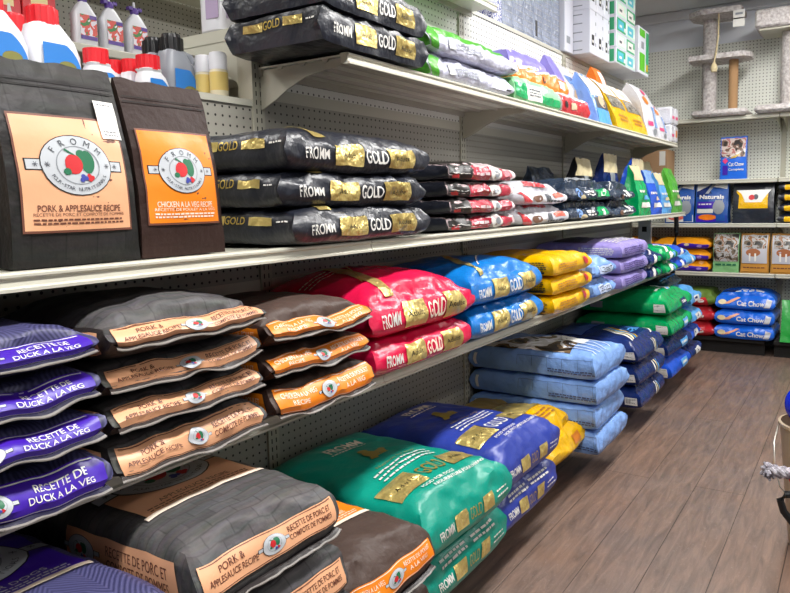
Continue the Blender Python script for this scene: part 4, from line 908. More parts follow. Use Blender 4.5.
PH_cat = photo('print_tabby_photo', ['#26231f', '#5f5a52', '#b9b2a6', '#3a3632', '#8d867a'], 30, .3, 1.2)
stander(.26, .1, .38, .19, 4.02, ZT, M_orf, 'tall orange backed bag standing behind the yellow bags', Art().rect('front', -.02, .1, 0, .17, W_, 1), seed=47, lean=.02, wtop=.6)
for i, y0 in enumerate((3.95, 4.27)):
    W, H = .33, .30; A = Art(); A.rect('front', -W * .4, W * .42, -H * .08, H * .16, PH_cat, 1); A.rect('front', -W * .47, W * .47, H * .18, H * .48, W_, 1); A.ell('front', 0, H * .28, W * .2, H * .07, M_cream, 2, n=14, rings=1); small_print(A, 'front', -W * .3, W * .3, -H * .35, -H * .2, 2, plain('ink_tan', '#a86a10'))
    stander(W, .15, H, .325, y0, ZT, M_yel, f'yellow bag with a cat picture and white top on the top shelf, {("left", "right")[i]} of two', A, 'yellow bags with cat pictures', seed=50 + i, amp=.01, lean=.11, topk=3)
for i, (y0, W, H) in enumerate(((4.60, .32, .35), (4.90, .28, .28))):
    A = Art(); A.ell('front', -W * .1, H * .2, W * .16, H * .08, ink('ink_orange', '#e0783a'), 2, n=14, rings=1); A.rect('front', -W * .3, 0, -H * .28, -H * .2, ink('ink_magenta', '#e0407a'), 2); A.rect('front', W * .1, W * .4, -H * .3, H * .1, M_lb, 1); A.ell('front', W * .1, -H * .38, W * .14, H * .06, GRYI, 2, n=14, rings=1); A.ell('front', W * .15, H * .38, W * .14, H * .06, ink('ink_magenta', '#e0407a'), 2, n=14, rings=1)
    stander(W, .14, H, .32, y0, ZT, M_white, ('tall white bag with pink and orange print beside the yellow cat bags', 'white and light blue bag by the stacked white packs')[i], A, seed=54 + i, amp=.01, lean=.07, ridge=.2)
for k in range(3):
    for j in range(2):
        pass
for j in range(2):
    for k in range(2):
        r = MB().box(-.16, 0, -.05, .05, 0, .125, M_white, .012)
        r.box(-.001, .0014, -.03, .03, .04, .06, ink('ink_magenta', '#e0407a')) if (j == 1 or k == 0) else r.box(-.001, .0014, -.02, .02, .04, .09, ink('ink_orange', '#e0783a'))
        o = r.build('wrapped_pack', None, (.335, 5.235 + k * .102, ZT + .126 * j)); tag(o, f'small white wrapped pack at the end of the top shelf, {("lower", "upper")[j]} row, {("left", "right")[k]}', 'pack', 'white wrapped packs')
# --- high shelf boxes
def carton(name, x0, x1, y0, y1, z, h, mats_, label, group=None, deco=None, cat='box', rz=0):
    o = empty(name, ((x0 + x1) / 2, (y0 + y1) / 2, z), (0, 0, rz)); tag(o, label, cat, group); hx, hy = (x1 - x0) / 2, (y1 - y0) / 2
    MB().box(-hx, hx, -hy, hy, 0, h, mats_, .003).build('carton_body', o, smooth=False)
    if deco:
        m = MB(); deco(m, hx, hy, h)
        if m.v: m.build('printed_panel', o, smooth=False)
    return o
def pf(m, hx, a0, a1, b0, b1, mt, l=1): m.box(hx - .001, hx + .0006 * l, a0, a1, b0, b1, mt)
def pl(m, hy, a0, a1, b0, b1, mt, l=1): m.box(a0, a1, -hy - .0006 * l, -hy + .001, b0, b1, mt)
C_w = plain('carton_white', '#d6d8e2', .35); C_s = film('carton_silver_wrap', '#9aa3b8', .22, 20, .01, .8, .35); C_n = plain('carton_navy_dots', '#3f4a8c', .4); C_g = plain('carton_green', '#2f9f6a', .4); C_lg = plain('carton_bright_green', '#58b820', .4); C_t = plain('print_aqua', '#4fb6c8', .4)
def d_silver(k):
    def f(m, hx, hy, h):
        for i in range(5): pf(m, hx, -hy + hy * 2 * (i + .15) / 5, -hy + hy * 2 * (i + .2) / 5, .01, h - .01, GRYI)
        for i in range(int(h / .03)):
            pf(m, hx, -hy * .9, hy * .9, .012 + i * .03, .016 + i * .03, GRYI, 1.5); pl(m, hy, -hx * .9, hx * .9, .012 + i * .03, .016 + i * .03, GRYI)
        if k == 3: pf(m, hx, -hy * .6, -hy * .2, .02, .1, K_, 2)
    return f
ys = 2.86
ZR = 2.058
C_dots = photo('print_dotted_wrap', ['#3a4590', '#e0e2f0', '#3a4590', '#f0f0fa'], 70, .4, 0)
carton('wrapped_carton', -.3, -.0, 3.05, 3.14, ZR, .42, C_dots, 'navy dotted wrapped carton on the gondola top rail at the photo top')
SY = [3.145, 3.27, 3.395, 3.52, 3.645, 3.77]
for k, y0 in enumerate(SY):
    carton('wrapped_carton', -.3, -.0, y0, y0 + .12, ZR, .44, C_s, f'silver wrapped carton at the photo top, {("first", "second", "third", "fourth", "fifth", "sixth")[k]} from the dotted carton', 'silver wrapped cartons', d_silver(k))
def d_white(m, hx, hy, h):
    pf(m, hx, -hy * .5, hy * .15, .05, .11, K_); pf(m, hx, -hy * .4, 0, .065, .08, W_, 2)
    for i in range(5): pf(m, hx, hy * .5, hy * .7, .05 + i * .06, .07 + i * .06, GRYI)
    for i in range(int(h / .05)): pl(m, hy, -hx * .7, hx * .7, .02 + i * .05, .026 + i * .05, GRYI)
ZS = 2.058
carton('white_carton', -.25, .03, 3.895, 4.03, ZS, .5, C_w, 'white carton between the silver cartons and the black marked cartons', None, lambda m, hx, hy, h: m.box(hx - .001, hx + .001, -hy * .6, hy * .2, .05, .09, GRYI))
for k, (y0, y1) in enumerate(((4.035, 4.16), (4.165, 4.29), (4.295, 4.40))):
    for j in range(2):
        carton('white_carton', -.18, .13, y0, y1, ZS + .251 * j, .25, C_w, f'white carton with black mark at the photo top, {("bottom", "upper")[j]} row, {("first", "second", "third")[k]} from the left', 'white cartons with black marks', d_white)
def d_green(j, k):
    def f(m, hx, hy, h):
        pf(m, hx, -hy * .9, hy * .9, .008, h - .008, C_g if (j + k) % 2 == 0 else plain('carton_pale_green', '#bfe3cc', .4)); pf(m, hx, -hy * .7, hy * .5, .02, h - .02, C_t if (j % 2 == 0) else W_, 2); pf(m, hx, hy * .55, hy * .85, .02, .045, W_, 2); pl(m, hy, -hx * .9, hx * .9, .01, h - .01, C_g)
        pf(m, hx, -hy * .4, hy * .1, .035, .05, W_ if j % 2 == 0 else GRYD, 3)
    return f
for j in range(5):
    for k in range(2):
        carton('green_carton', -.12, .17, 4.41 + .21 * k, 4.615 + .21 * k, ZS + .096 * j, .095, C_w, f'small green white carton, {("bottom", "second", "third", "fourth", "top")[j]} of the {("left", "right")[k]} column at the photo top', 'small green and white cartons', d_green(j, k))
def d_tall(m, hx, hy, h): pl(m, hy, -hx * .9, hx * .75, .01, h - .01, C_lg); pf(m, hx, -hy * .8, hy * .2, .02, h * .45, C_lg); pf(m, hx, -hy * .8, hy * .2, h * .8, h * .96, C_lg); pf(m, hx, -hy * .5, 0, h * .55, h * .7, GRYI); pf(m, hx, hy * .4, hy * .95, .02, h * .95, C_g); pf(m, hx, hy * .5, hy * .8, .03, .08, M_yel, 2)
carton('tall_green_carton', -.1, .19, 4.84, 5.10, ZS, .31, C_w, 'tall bright green and white carton at the end of the top row', None, d_tall)
carton('pale_wrapped_pack', .01, .14, 2.35, 2.6, 2.047, .2, C_s, 'pale lilac wrapped pack high up at the top edge, left of another', 'pale packs on the short high shelf'); carton('pale_wrapped_pack', .01, .14, 2.605, 2.78, 2.047, .2, M_wlil, 'pale lilac wrapped pack high up, next to the dotted carton', 'pale packs on the short high shelf')
# --- cleaning bottles beyond the low part of the gondola
C_cap = plain('cap_red', '#e0202c', .35); C_bot = plain('bottle_white', '#e6e7ee', .3); C_gb = plain('bottle_grey', '#8f939c', .35); C_bk = plain('cap_black', '#17171a', .35)
def ribbed(mb, r0, z0, z1, m, c=(0, 0), n=36, r1=None):
    r1 = r1 or r0; vs = []; 
    for r, z in ((r0, z0), (r1, z1)):
        for i in range(n): a = 2 * PI * i / n; rr = r * (1 + (.035 if i % 2 else -.02)); vs.append((c[0] + rr * math.cos(a), c[1] + rr * math.sin(a), z))
    fs = [(i, (i + 1) % n, n + (i + 1) % n, n + i) for i in range(n)] + [tuple(range(n, 2 * n)), tuple(range(n - 1, -1, -1))]; mb.add(vs, fs, m)
def loft(mb, secs, m, n=24, p=3.2):
    """rounded rectangular sections (z, hx, hy, cx, cy) lofted together"""
    vs = []
    for z, hx, hy, cx, cy in secs:
        for i in range(n):
            a = 2 * PI * i / n; c_, s_ = math.cos(a), math.sin(a); vs.append((cx + hx * math.copysign(abs(c_) ** (2 / p), c_), cy + hy * math.copysign(abs(s_) ** (2 / p), s_), z))
    fs = []
    for j in range(len(secs) - 1):
        for i in range(n): k = (i + 1) % n; fs.append((j * n + i, j * n + k, (j + 1) * n + k, (j + 1) * n + i))
    fs += [tuple(range(n - 1, -1, -1)), tuple((len(secs) - 1) * n + i for i in range(n))]; mb.add(vs, fs, m)
def jug(loc, W, H, body, capm, label, group, rz=0, handle=False, cap_r=.031):
    """detergent jug: broad body, sloping shoulder, two-step ribbed cap, oval blue label"""
    o = empty('detergent_jug', loc, (0, 0, rz)); tag(o, label, 'bottle', group); D = W * .38
    mb = MB(); hb = H * .76
    loft(mb, [(0, D * .9, W * .48, 0, 0), (.01, D, W * .5, 0, 0), (hb * .45, D, W * .5, 0, 0), (hb * .7, D * .92, W * .44, 0, -.03 * W), (hb * .88, D * .75, W * .34, 0, -.07 * W), (hb * .97, cap_r * 1.1, cap_r * 1.15, 0, -.1 * W), (hb, cap_r * 1.02, cap_r * 1.02, 0, -.1 * W)], body)
    mb.build('bottle_body', o)
    m = MB(); ribbed(m, cap_r * 1.12, hb - .004, hb + .035, capm, (0, -.1 * W)); ribbed(m, cap_r * .9, hb + .035, H, capm, (0, -.1 * W), r1=cap_r * .84); m.build('cap', o)
    m = MB(); x = D + .0012; n = 18
    poly = [(-W * .34 + 0, H * .08), (W * .38, H * .08)] + [(W * .38 - W * .72 * (1 - math.cos(t / n * PI / 2)), H * .08 + H * .5 * math.sin(t / n * PI / 2)) for t in range(1, n + 1)]
    m.add([(x, a, min(b, hb * .62)) for a, b in poly], [tuple(range(len(poly)))], plain('label_blue', '#2f7ed0', .4))
    m.add([(x + .001, W * .1 + .022 * math.cos(t), H * .17 + .014 * math.sin(t)) for t in [i * PI / 8 for i in range(16)]], [tuple(range(16))], plain('ink_flowers', '#7d7a3c', .5))
    m.build('label', o, smooth=False)
    if handle: MB().tube([(0, W * .25, hb * .97), (0, W * .42, hb * .93), (0, W * .58, hb * .7), (0, W * .66, hb * .4), (0, W * .62, hb * .2), (0, W * .45, hb * .12)], [.012, .014, .014, .014, .013, .012], body, 10).build('handle', o)
    return o
ZG = 1.507
# ledge behind the low pegboard where the bottles stand
ld = MB().box(-.46, -.062, -.93, YS[2] - .03, 1.478, 1.505, M_metal, .002); o = ld.build('ledge_shelf', smooth=False); tag(o, 'cream ledge at the back of the low gondola part, carrying bottles and cans', 'shelf')
jug((-.13, .855, ZG), .125, .175, C_bot, C_cap, 'white jug with red cap at the left photo edge behind the charcoal bag', 'white jugs with red caps')
jug((-.14, .985, ZG), .125, .170, C_bot, C_cap, 'white jug with red cap, second from the left behind the charcoal bag', 'white jugs with red caps')
jug((-.28, .99, ZG), .12, .175, C_bot, C_cap, 'white red-capped jug standing behind the other two jugs', 'white jugs with red caps')
for i, (x, y, h, r) in enumerate(((-.16, 1.125, .085, .026), (-.30, 1.27, .10, .022), (-.25, 1.29, .10, .022), (-.17, 1.285, .10, .027))):
    jug((x, y, ZG), .085, h, C_bot, C_cap, f'small white red capped bottle behind the orange label bag, {("first", "second", "third", "fourth")[i]} from the left', 'small red capped bottles', cap_r=r)
jug((-.27, 1.385, ZG), .11, .19, C_gb, C_bk, 'grey bottle with black cap, left of two, beside the spray cans', 'grey bottles with black caps', cap_r=.027)
jug((-.21, 1.40, ZG), .115, .195, C_gb, C_bk, 'grey bottle with black cap and open handle, nearer the spray cans', 'grey bottles with black caps', handle=True, cap_r=.029)
cc = empty('spray_can', (0, 0, 0)); tag(cc, 'x', 'can', 'spray cans')
MB().lathe([(.024, 0), (.026, .004), (.026, .085), (.024, .09)], plain('can_cream', '#e6dcc0', .35), n=28).build('can_body', cc)
MB().lathe([(.0264, .03), (.0264, .082)], plain('can_yellow', '#e2c878', .35), n=28).build('can_band', cc)
MB().lathe([(.0255, .09), (.0255, .13), (.023, .138), (.018, .14)], C_bot, n=28).build('cap', cc)
cx_ = [(-.088, 1.45), (-.155, 1.455), (-.222, 1.46), (-.289, 1.465)]
for i, (x, y) in enumerate(cx_):
    lb_ = f'white capped spray can with yellow band, {("nearest the black bags", "second from the black bags", "third from the black bags", "leftmost")[i]}'
    if i == 0: cc.location = (x, y, ZG); cc['label'] = lb_
    else: dup(cc, (x, y, ZG), label=lb_)
# shelf on the far side of the gondola, with a jug on its end
r = shelf(.40, 1.735, YS[2] + .02, YS[3], 'cream shelf on the far side of the gondola behind the black bags', thick=.035, brackets=False, back=True, x0=.065)
MB().box(-.40, -.065, -(YS[3] - YS[2]) / 2 + .008, -(YS[3] - YS[2]) / 2 + .012, -.035, 0, M_metal).build('side_lip', r, smooth=False)
MB().extrude([(-.07, -.035), (-.36, -.035), (-.25, -.07), (-.1, -.16), (-.07, -.22)], -(YS[3] - YS[2]) / 2 + .010, -(YS[3] - YS[2]) / 2 + .014, M_metal, 'y').build('bracket', r, smooth=False)
wj = empty('white_jug', (-.215, 1.585, 1.737)); tag(wj, 'tall white rectangular jug standing on the far side shelf end at the top', 'bottle')
m = MB(); loft(m, [(0, .05, .045, 0, 0), (.006, .055, .05, 0, 0), (.22, .055, .05, 0, 0), (.27, .03, .03, 0, 0)], C_bot); m.build('bottle_body', wj)
MB().box(-.01, .045, -.0515, -.05, .04, .17, plain('label_lilac', '#b9a6c8', .4)).box(.0555, .0565, -.03, .035, .04, .17, plain('label_lilac', '#b9a6c8', .4)).build('label', wj, smooth=False); MB().lathe([(.022, .27), (.022, .3)], C_bot).build('cap', wj)
# next aisle's shelving seen over the low part
nf = empty('far_fixture', (-1.5, 1.5, 0)); tag(nf, 'pegboard shelving frame of the next aisle seen over the low gondola', 'shelving frame')
MB().box(-.03, 0, -2.3, 2.2, 0, 2.6, M_peg).build('peg_panel', nf, (0, 0, 0), smooth=False)
for y in (-1.2, .02, 1.24): MB().box(-.0, .006, y - .02, y + .02, 0, 2.6, M_metal2).build('upright_post', nf, smooth=False)
for k, (z, lab) in enumerate(((1.845, 'bottles with purple caps'), (2.25, 'nothing seen, above the purple capped bottles'))):
    rr = empty('metal_shelf', (-1.5, 1.5, z)); tag(rr, 'cream shelf of the next aisle carrying ' + lab, 'shelf', 'next aisle shelves')
    MB().box(.01, .39, -1.2, 1.22, -.012, 0, M_metal).build('deck', rr, smooth=False); MB().box(.385, .41, -1.2, 1.22, -.035, 0, M_metal, .004).build('price_rail', rr, smooth=False)
    for y in (-1.18, .02, 1.2): MB().extrude([(.006, -.012), (.38, -.012), (.38, -.04), (.2, -.08), (.08, -.16), (.006, -.2)], y - .003, y + .003, M_metal2).build('bracket', rr, smooth=False)
C_pc = plain('cap_purple', '#5a3c98', .35); P_bl = photo('label_flowers', ['#f0e8f2', '#e05a50', '#3f8a4a', '#f4eef4'], 30, .4, .6)
def trig(loc, label):
    o = empty('plant_spray_bottle', loc); tag(o, label, 'bottle', 'purple capped bottles')
    m = MB(); loft(m, [(0, .028, .042, 0, 0), (.006, .032, .047, 0, 0), (.12, .032, .047, 0, 0), (.152, .022, .028, 0, 0), (.17, .014, .014, 0, 0)], C_bot); m.build('bottle_body', o)
    m = MB().lathe([(.016, .168), (.018, .185), (.012, .195)], C_pc); m.lathe([(.006, .195), (.005, .22)], C_bot, n=10); m.box(-.01, .012, -.03, -.012, .185, .198, C_pc); m.box(-.01, .012, .012, .03, .185, .198, C_pc); m.build('cap', o)
    MB().box(.0325, .0335, -.034, .034, .03, .115, P_bl).box(.0325, .0338, -.034, .034, .02, .035, C_pc).box(.0325, .0339, .005, .034, .1, .115, C_pc).build('label', o, smooth=False); return o
b0 = None
for i, y in enumerate((1.72, 1.835, 1.95)):
    lab = f'white bottle with purple cap on the next aisle shelf, {("left", "middle", "right")[i]} of three'
    if b0 is None: b0 = trig((-1.14, y, 1.847), lab)
    else: dup(b0, (-1.14, y, 1.847), label=lab)
C_rb = plain('carton_red', '#d0202c', .4)
def d_red(m, hx, hy, h): pf(m, hx, -hy * .5, hy * .5, h * .55, h * .8, plain('ink_cream', '#f0d8a0')); pf(m, hx, hy * .1, hy * .6, h * .12, h * .2, K_); m.add([(hx + .001, .0, h * .3), (hx + .001, .02, h * .3), (hx + .001, .012, h * .6), (hx + .001, .004, h * .6)], [(0, 1, 2, 3)], W_)
for i, (y0, y1, h) in enumerate(((1.22, 1.36, .2), (1.365, 1.47, .16), (1.475, 1.60, .19))):
    carton('red_carton', -1.24, -1.12, y0, y1, 1.847, h, C_rb, f'red carton beside the purple capped bottles of the next aisle, {("first", "second", "third")[i]} from the left', 'red cartons', d_red)
gb_ = empty('green_spray_bottle', (-.42, 1.46, ZG)); tag(gb_, 'small green topped bottle seen behind the black capped grey bottle', 'bottle')
m = MB(); loft(m, [(0, .02, .03, 0, 0), (.15, .02, .03, 0, 0), (.18, .012, .012, 0, 0)], M_green); m.build('bottle_body', gb_); MB().lathe([(.012, .18), (.014, .2), (.008, .21)], C_bk).build('cap', gb_)
# === BACK WALL GOODS ===
def bstander(W, D, H, x0, z, m, label, art=None, group=None, seed=1, yf=5.74, lean=0, **k):
    F = Standing(W, D, H, seed=seed, lean=lean, **k)
    return bag(F, m, (x0 + W / 2, yf, z), label, group, art, rz=-PI / 2, cell=.016)
def blying(W, L, T, x0, z, m, label, art=None, group=None, seed=1, yf=5.74, **k):
    F = Lying(W, L, T, seed=seed, **k)
    return bag(F, m, (x0 + W / 2, yf, z), label, group, art, rz=-PI / 2, cell=.016)
ZA, ZB, ZCc, ZDd = 1.817, 1.344, 1.008, .628
C_dbl = film('bag_marine_blue', '#1f4f9c', .28)
def cat_art(W, H, banner, fish=False):
    A = Art(); A.quad('front', [(-W * .46, H * .47), (-W * .46, H * .25), (-W * .15, H * .36), (0, H * .47)], W_, 1); A.quad('front', [(W * .46, H * .47), (W * .1, H * .47), (0, H * .36), (W * .46, H * .3)], W_, 1); A.quad('front', [(-W * .46, H * .25), (-W * .1, H * .38), (0, H * .2), (-W * .46, H * .12)], M_dnavy, 2)
    A.quad('front', [(0, H * .42), (W * .1, H * .42), (-W * .1, H * .2), (-W * .2, H * .2)], GRYI, 3); A.text('front', 'Naturals', 0, H * .12, H * .1, W_, 4, w=W * .75, bold=.03)
    A.rect('front', -W * .44, W * .12, -H * .14, H * .01, banner, 2); A.rect('front', -W * .44, W * .06, -H * .26, -H * .16, W_, 2); A.lines('front', -W * .4, W * .1, -H * .05, H * .03, W_, 3)
    A.ell('front', W * .22, -H * .12, W * .18, H * .17, GRYI, 3, n=18, rings=2); A.quad('front', [(W * .1, -H * .02), (W * .16, -H * .02), (W * .14, H * .06), (W * .12, H * .06)], GRYI, 3); A.quad('front', [(W * .28, -H * .02), (W * .34, -H * .02), (W * .34, H * .06), (W * .32, H * .06)], GRYI, 3)
    A.rect('front', -W * .46, W * .46, -H * .47, -H * .3, W_ if not fish else M_purple, 1); A.ell('front', -W * .12, -H * .36, W * .28, H * .07, ink('ink_salmon', '#dd6a5a') if not fish else M_orf, 3, n=18, rings=1); A.rect('front', W * .14, W * .44, -H * .46, -H * .3, C_dbl, 3)
    return A
for i, (x0, W) in enumerate(((.165, .225), (.395, .245))):
    bstander(W, .12, .325, x0, ZCc, C_dbl, f'dark blue cat food bag with white top on the back wall, {("left", "right")[i]} of two', cat_art(W, .325, M_purple, fish=bool(i)), 'dark blue cat food bags on the back wall', seed=60 + i, amp=.006, wtop=1.0, topk=4)
for i, x0 in enumerate((.67,)):
    W, H = .29, .325; A = Art(); A.rect('front', -W * .36, W * .36, -H * .16, H * .22, M_yel, 1); A.quad('front', [(-W * .42, H * .26), (W * .42, H * .26), (W * .2, -H * .02), (-W * .2, -H * .02)], W_, 2, 8, 6); A.quad('front', [(-W * .42, H * .26), (-W * .3, H * .18), (-W * .2, 0), (-W * .42, H * .2)], M_yel, 3); A.ell('front', -.012, H * .09, .022, .02, RED, 4, n=12, rings=1); A.ell('front', .018, H * .1, .018, .02, GRYD, 4, n=12, rings=1)
    bstander(W, .13, H, x0, ZCc, M_blackfilm, 'black upright bag with a yellow panel on the back wall shelf', A, None, seed=63, amp=.008, topk=4)
for j in range(4):
    W, T = .3, .078; A = Art(); A.rect('front', -W * .36, W * .4, -T * .3, T * .3, M_yel, 1); A.rect('front', -W * .1, W * .1, -T * .15, T * .15, W_, 2)
    blying(W, .3, T * .97, .985, ZCc + T * j, M_blackfilm, f'black bag with yellow end label lying at the right photo edge, {ordn[4][j]}', A, 'black yellow bags lying on the back wall shelf', seed=66 + j, amp=.006, kt=.25)
# lone bag with cats on the second shelf
W, H = .19, .325; A = Art(); A.rect('front', -W * .47, W * .47, H * .02, H * .46, photo('print_cats_photo', ['#23201f', '#6f5346', '#c8b8b0', '#b0706a', '#d8d4d8'], 18, .3, .8), 1)
A.quad('front', [(-W * .47, -H * .04), (-W * .2, H * .02), (W * .47, H * .2), (W * .47, H * .12)], W_, 2, 10, 3); A.quad('front', [(-W * .47, -H * .5), (W * .47, -H * .5), (W * .47, H * .12), (-W * .2, -H * .02)], C_dbl, 1, 6, 8) if False else A
A.quad('front', [(-W * .2, -H * .03), (W * .1, H * .0), (W * .3, H * .1), (-W * .0, H * .03)], ink('ink_gold', '#c9ad52'), 3); A.text('front', 'Cat Chow', W * .12, -H * .15, H * .09, W_, 3, w=W * .6, bold=.02); A.text('front', 'Complete', W * .12, -H * .28, H * .07, W_, 3, w=W * .6, bold=.02); A.quad('front', [(-W * .42, -H * .07), (-W * .3, -H * .14), (-W * .18, -H * .07), (-W * .3, 0)], ink('ink_magenta', '#e0407a'), 3, 3, 3); A.rect('front', -W * .4, -W * .2, -H * .4, -H * .18, M_purple, 2)
bstander(W, .07, H, .56, ZB, plain('bag_clear_blue', '#1a66d8', .3), 'lone upright blue bag with a photo of cats on the back wall shelf', A, seed=64, amp=.003, topk=5, yf=5.82)
carton('cardboard_box', -.10, .17, 5.76, 6.02, ZB, .25, plain('cardboard', '#a98562', .7), 'brown cardboard box on the back wall shelf behind the gondola end', None, lambda m, hx, hy, h: m.box(hx * .55, hx * .9, -hy - .001, -hy + .001, h * .5, h * .95, W_))
# shelf with orange-purple stacks, green and orange bags
for j in range(3):
    for k, (x0, W) in enumerate(((-.30, .37), (.08, .44))):
        T = .088; A = Art(); A.quad('front', [(-W * .2, -T * .42), (W * .46, -T * .42), (W * .46, T * .1), (W * .0, T * .3)], M_purple, 1, 10, 4); A.quad('front', [(-W * .45, -T * .42), (-W * .1, -T * .42), (-W * .1, T * .1), (-W * .45, -T * .1)], M_purple, 1, 8, 3); A.ell('front', W * .08, T * .1, .02, .015, M_cream, 2, n=10, rings=1); A.lines('front', -W * .35, -W * .1, -T * .2, .012, W_); A.ell('front', W * .3, -T * .1, .02, .015, ink('ink_lilac', '#a88ad8'), 2, n=10, rings=1)
        blying(W, .32, T * .97, x0, ZDd + T * j, film('bag_amber', '#e8981a', .25), f'amber and purple bag lying on the back wall, {ordn[3][j]} of the {("left", "right")[k]} stack', A, 'amber and purple bags', seed=70 + j + 4 * k, amp=.007, kt=.35, rnd=.3, ridge=.2)
PH_br = photo('print_birds_photo', ['#1e1c18', '#6a5a48', '#a8a8a8', '#8b5a30', '#c8c4c0'], 22, .3, .9)
H = .30
A = Art(); W = .19; A.rect('front', -W * .48, W * .48, -H * .22, H * .48, PH_br, 1); A.lines('front', -W * .4, W * .4, -H * .3, .014, GRN)
bstander(W, .1, H, .535, ZDd, M_bgrn, 'upright bag with pale green foot and dark photo beside the purple stacks', A, seed=80, amp=.004, topk=5)
for i, x0 in enumerate((.735, .945)):
    W = .2; A = Art(); A.rect('front', -W * .46, W * .44, -H * .25, H * .45, plain('print_snow_grey', '#b8b8c0'), 1); A.rect('front', -W * .4, W * .4, H * .12, H * .44, PH_br, 2); A.ell('front', -W * .05, H * .02, W * .26, H * .1, plain('ink_fox', '#9c5a30'), 3, n=16, rings=1); A.rect('front', W * .0, W * .06, -H * .2, H * .0, W_, 4); A.rect('front', -W * .2, -W * .14, -H * .2, 0, W_, 4); A.rect('front', -W * .46, W * .46, -H * .46, -H * .27, ink('ink_ochre', '#c98d3a'), 2); A.lines('front', -W * .4, W * .4, -H * .36, .008, INKP, 4)
    bstander(W, .1, H, x0, ZDd, M_kraft, f'upright kraft coloured bag with animal photo on the back wall, {("left", "right")[i]} one', A, 'kraft bags with animal photos', seed=82 + i, amp=.004, topk=5)
# base: green/red bags, blue stack, green at right
for j in range(3):
    W, T = .27, .12; A = Art(); A.quad('front', [(-W * .1, -T * .45), (W * .35, -T * .45), (W * .25, T * .4), (-W * .05, T * .3)], M_pred, 1, 6, 6); A.ell('front', W * .12, 0, .025, .02, W_, 2, n=12, rings=1)
    blying(W, .42, T * .97, .30, ZD + T * j, M_olive if j == 2 else M_pred, f'red and olive bag low on the back wall beside the blue bags, {ordn[3][j]}', A, 'red and olive bags', seed=86 + j, amp=.008, kt=.35, rnd=.3, yf=5.66)
for j in range(3):
    W, T, L = .42, (.112, .112, .125)[j], .42; A = Art(); A.ell('front', -W * .38, 0, .03, .022, M_cream, 2, n=12, rings=1); A.quad('front', [(-W * .4, -T * .2), (-W * .25, -T * .1), (-W * .08, T * .35), (-W * .14, T * .38)], ink('ink_peach', '#e0a07a'), 2, 4, 5); A.text('front', 'Cat Chow', W * .1, -T * .05, T * .36, W_, 3, w=W * .46, bold=.02); A.quad('front', [(W * .32, -T * .3), (W * .42, -T * .3), (W * .45, T * .2), (W * .36, T * .3)], M_white, 2)
    if j == 2: A.lines('top', -W * .1, W * .35, .1, .02, W_); A.lines('top', -W * .2, W * .38, .05, .02, W_, seed=3); A.rect('top', -W * .42, -W * .15, .04, .12, M_dnavy, 2)
    blying(W, L, T * .97, .575, ZD + (0, .115, .23)[j], film('bag_azure', '#1765d6', .25), f'azure blue bag low on the back wall, {ordn[3][j]} of three', A, 'azure blue bags', seed=90 + j, amp=.008, kt=.2, rnd=.2, yf=5.64, slant=.04 if j == 2 else .01, bul=.15 * (j == 2))
A = Art(); A.ell('front', .02, .0, .09, .05, PH_br, 2, n=18, rings=2); A.ell('front', 0, -.08, .07, .03, plain('ink_mouse', '#4a3a34'), 2, n=14, rings=1); A.rect('front', -.1, .1, .13, .15, W_, 2)
bstander(.32, .14, .30, 1.03, ZD, film('bag_grass', '#1f9a3a', .3), 'grass green bag standing low on the back wall at the right edge', A, seed=95, yf=5.66, amp=.008, lean=.06)
# cat trees on the high back wall shelf
M_carp = carpet('plush_carpet', '#a29a98', '#cdc8c6'); M_sisal = plain('sisal_rope', '#b08a62', .9); bump(M_sisal.node_tree, M_sisal.node_tree.nodes['Principled BSDF'], 40, .006, .8, 2, stretch=(1, 1, 12))
ct = empty('cat_tree', (.53, 5.84, ZA)); tag(ct, 'grey plush cat tree with two platforms and a tan sisal post', 'cat tree')
MB().box(-.17, .235, -.17, .17, 0, .05, M_carp, .02).build('base', ct)
MB().lathe([(.053, .05), (.055, .45), (.052, .755)], M_carp, (-.07, .03, 0), 20).build('post', ct)
MB().lathe([(.034, .05), (.034, .426)], M_sisal, (.115, -.03, 0), 20).build('post', ct)
MB().extrude([(-.2, -.12), (-.19, -.17), (.2, -.17), (.245, -.1), (.245, .05), (.15, .13), (-.14, .13), (-.2, .06)], .425, .462, M_carp, 'z').build('platform', ct)
MB().extrude([(-.2, -.12), (-.1, -.19), (.18, -.17), (.18, .1), (.06, .15), (-.14, .14), (-.2, .05)], .752, .79, M_carp, 'z').build('platform', ct)
tb = MB().tube([(.02, -.15, .755), (.022, -.152, .6), (.01, -.185, .45), (.0, -.185, .39)], .007, plain('rope_cream', '#cdbd96', .8)); tb.lathe([(.008, 0), (.02, -.02), (.026, -.045), (.02, -.07), (.004, -.072)], plain('rope_cream', '#cdbd96', .8), (0, -.185, .395), 12); tb.build('rope_toy', ct)
tg = MB().box(.125, .205, -.172, -.17, .70, .755, W_).box(.125, .205, -.172, -.17, .635, .69, W_).box(.13, .2, -.1725, -.1718, .692, .698, K_).box(.14, .19, -.1735, -.1718, .72, .735, GRYI); tg.build('price_tag', ct, smooth=False)
c2 = empty('cat_tree', (1.055, 5.84, ZA)); tag(c2, 'grey plush cat tree cut off by the right photo edge, its box platform overhead', 'cat tree')
MB().box(-.245, .25, -.18, .18, 0, .055, M_carp, .02).build('base', c2); MB().lathe([(.085, .055), (.09, .3), (.085, .58)], M_carp, (.0, .0, 0), 22).build('post', c2); MB().box(-.25, .25, -.2, .2, .60, .73, M_carp, .015).box(-.22, .22, -.17, .17, .585, .6, M_metal2).build('platform', c2)
# black strap standing behind the gondola end
o = MB().tube([(.33, 5.39, 1.085), (.335, 5.39, .95), (.32, 5.39, .86), (.31, 5.39, .72), (.31, 5.39, .003)], .018, plain('strap_black', '#101012', .5), 8).build('support_bar'); tag(o, 'black upright bar standing between the gondola end and the back wall', 'bar')
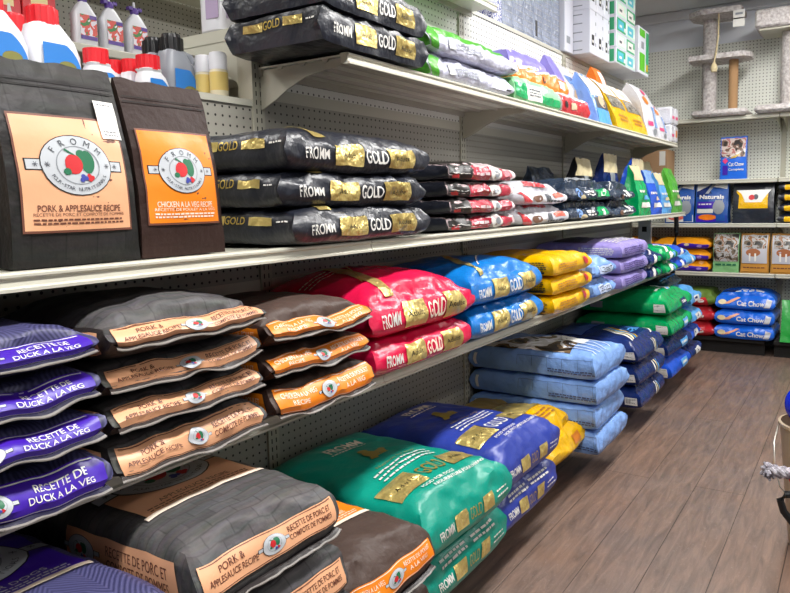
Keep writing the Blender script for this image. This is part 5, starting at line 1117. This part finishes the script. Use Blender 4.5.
# bucket of toys at the right edge
M_gal = plain('bucket_enamel', '#b9a78e', .35, .3); bk = empty('toy_bucket', (1.435, 2.62, 0)); tag(bk, 'beige metal bucket with wire handle at the right photo edge', 'bucket')
MB().lathe([(.085, .0), (.088, .004), (.125, .42), (.131, .425), (.131, .434), (.122, .436), (.122, .42), (.084, .01)], M_gal, n=32).build('bucket_body', bk)
MB().tube([(-.128, 0, .415), (-.138, -.03, .36), (-.132, -.06, .28), (-.11, -.085, .22), (-.05, -.12, .18), (.05, -.12, .18), (.12, -.06, .28), (.13, 0, .415)], .003, plain('wire_steel', '#c9c5bc', .3, .8), 6).build('handle', bk)
prof = [(.001, -.075)] + [(.075 * math.sin(t * PI / 14), -.075 * math.cos(t * PI / 14)) for t in range(1, 14)] + [(.001, .075)]
o = MB().lathe(prof, plain('ball_blue', '#0a22c8', .25), (0, 0, 0), 28).build('toy_ball', None, (1.397, 2.62, .492)); tag(o, 'glossy royal blue ball on top of the bucket at the right edge', 'ball')
o = MB().lathe([(.001, -.03), (.05, -.02), (.085, .01), (.085, .03), (.05, .045), (.001, .05)], film('cloth_red_dark', '#7a1620', .7), (0, 0, 0), 18).build('red_toy', None, (1.435, 2.62, .365)); tag(o, 'dark red toy lying in the bucket under the blue ball', 'toy')
m = MB(); R = random.Random(5); M_rope = carpet('rope_fuzz', '#6f6c78', '#c8c4cc')
tr = empty('rope_toy', (1.312, 2.25, .378)); tag(tr, 'fuzzy grey rope toy with a red knotted end beside the bucket', 'toy')
for k in range(46):
    th = R.uniform(0, 2 * PI); ph = R.uniform(-1.2, 1.2); d = Vector((math.cos(th) * math.cos(ph), math.sin(th) * math.cos(ph), math.sin(ph))); l = R.uniform(.018, .03)
    m.tube([(0, 0, 0), d * l * .5, d * l + Vector((0, 0, -.004))], [.008, .007, .004], M_rope, 6)
m.build('tassel', tr); m = MB()
for k in range(3): m.tube([(.01 + t * .012, .012 * math.cos(t * 1.2 + k * 2.1), .012 * math.sin(t * 1.2 + k * 2.1)) for t in range(8)], .009, M_rope, 7)
m.build('rope', tr)
MB().tube([(.085, 0, -.03), (.10, .0, .0), (.12, .03, .045), (.17, .06, .04), (.2, .12, -.02)], [.03, .042, .045, .04, .03], film('cloth_red', '#c01822', .8, 30, .006), 12).build('knot', tr)
sd_ = empty('tube_stand', (1.50, 2.24, 0)); tag(sd_, 'black tube stand below the rope toy at the right photo edge', 'stand')
MB().tube([(.06, 0, .335), (-.10, 0, .322), (-.135, 0, .315), (-.150, 0, .295), (-.140, 0, .262), (-.11, 0, .225), (-.07, 0, .185), (-.0, 0, .10), (.05, 0, .012)], .011, plain('tube_black', '#101114', .35), 10).build('tube', sd_)
MB().box(.0, .3, -.15, .15, 0, .012, plain('tube_black', '#101114', .35), .004).build('foot_plate', sd_)
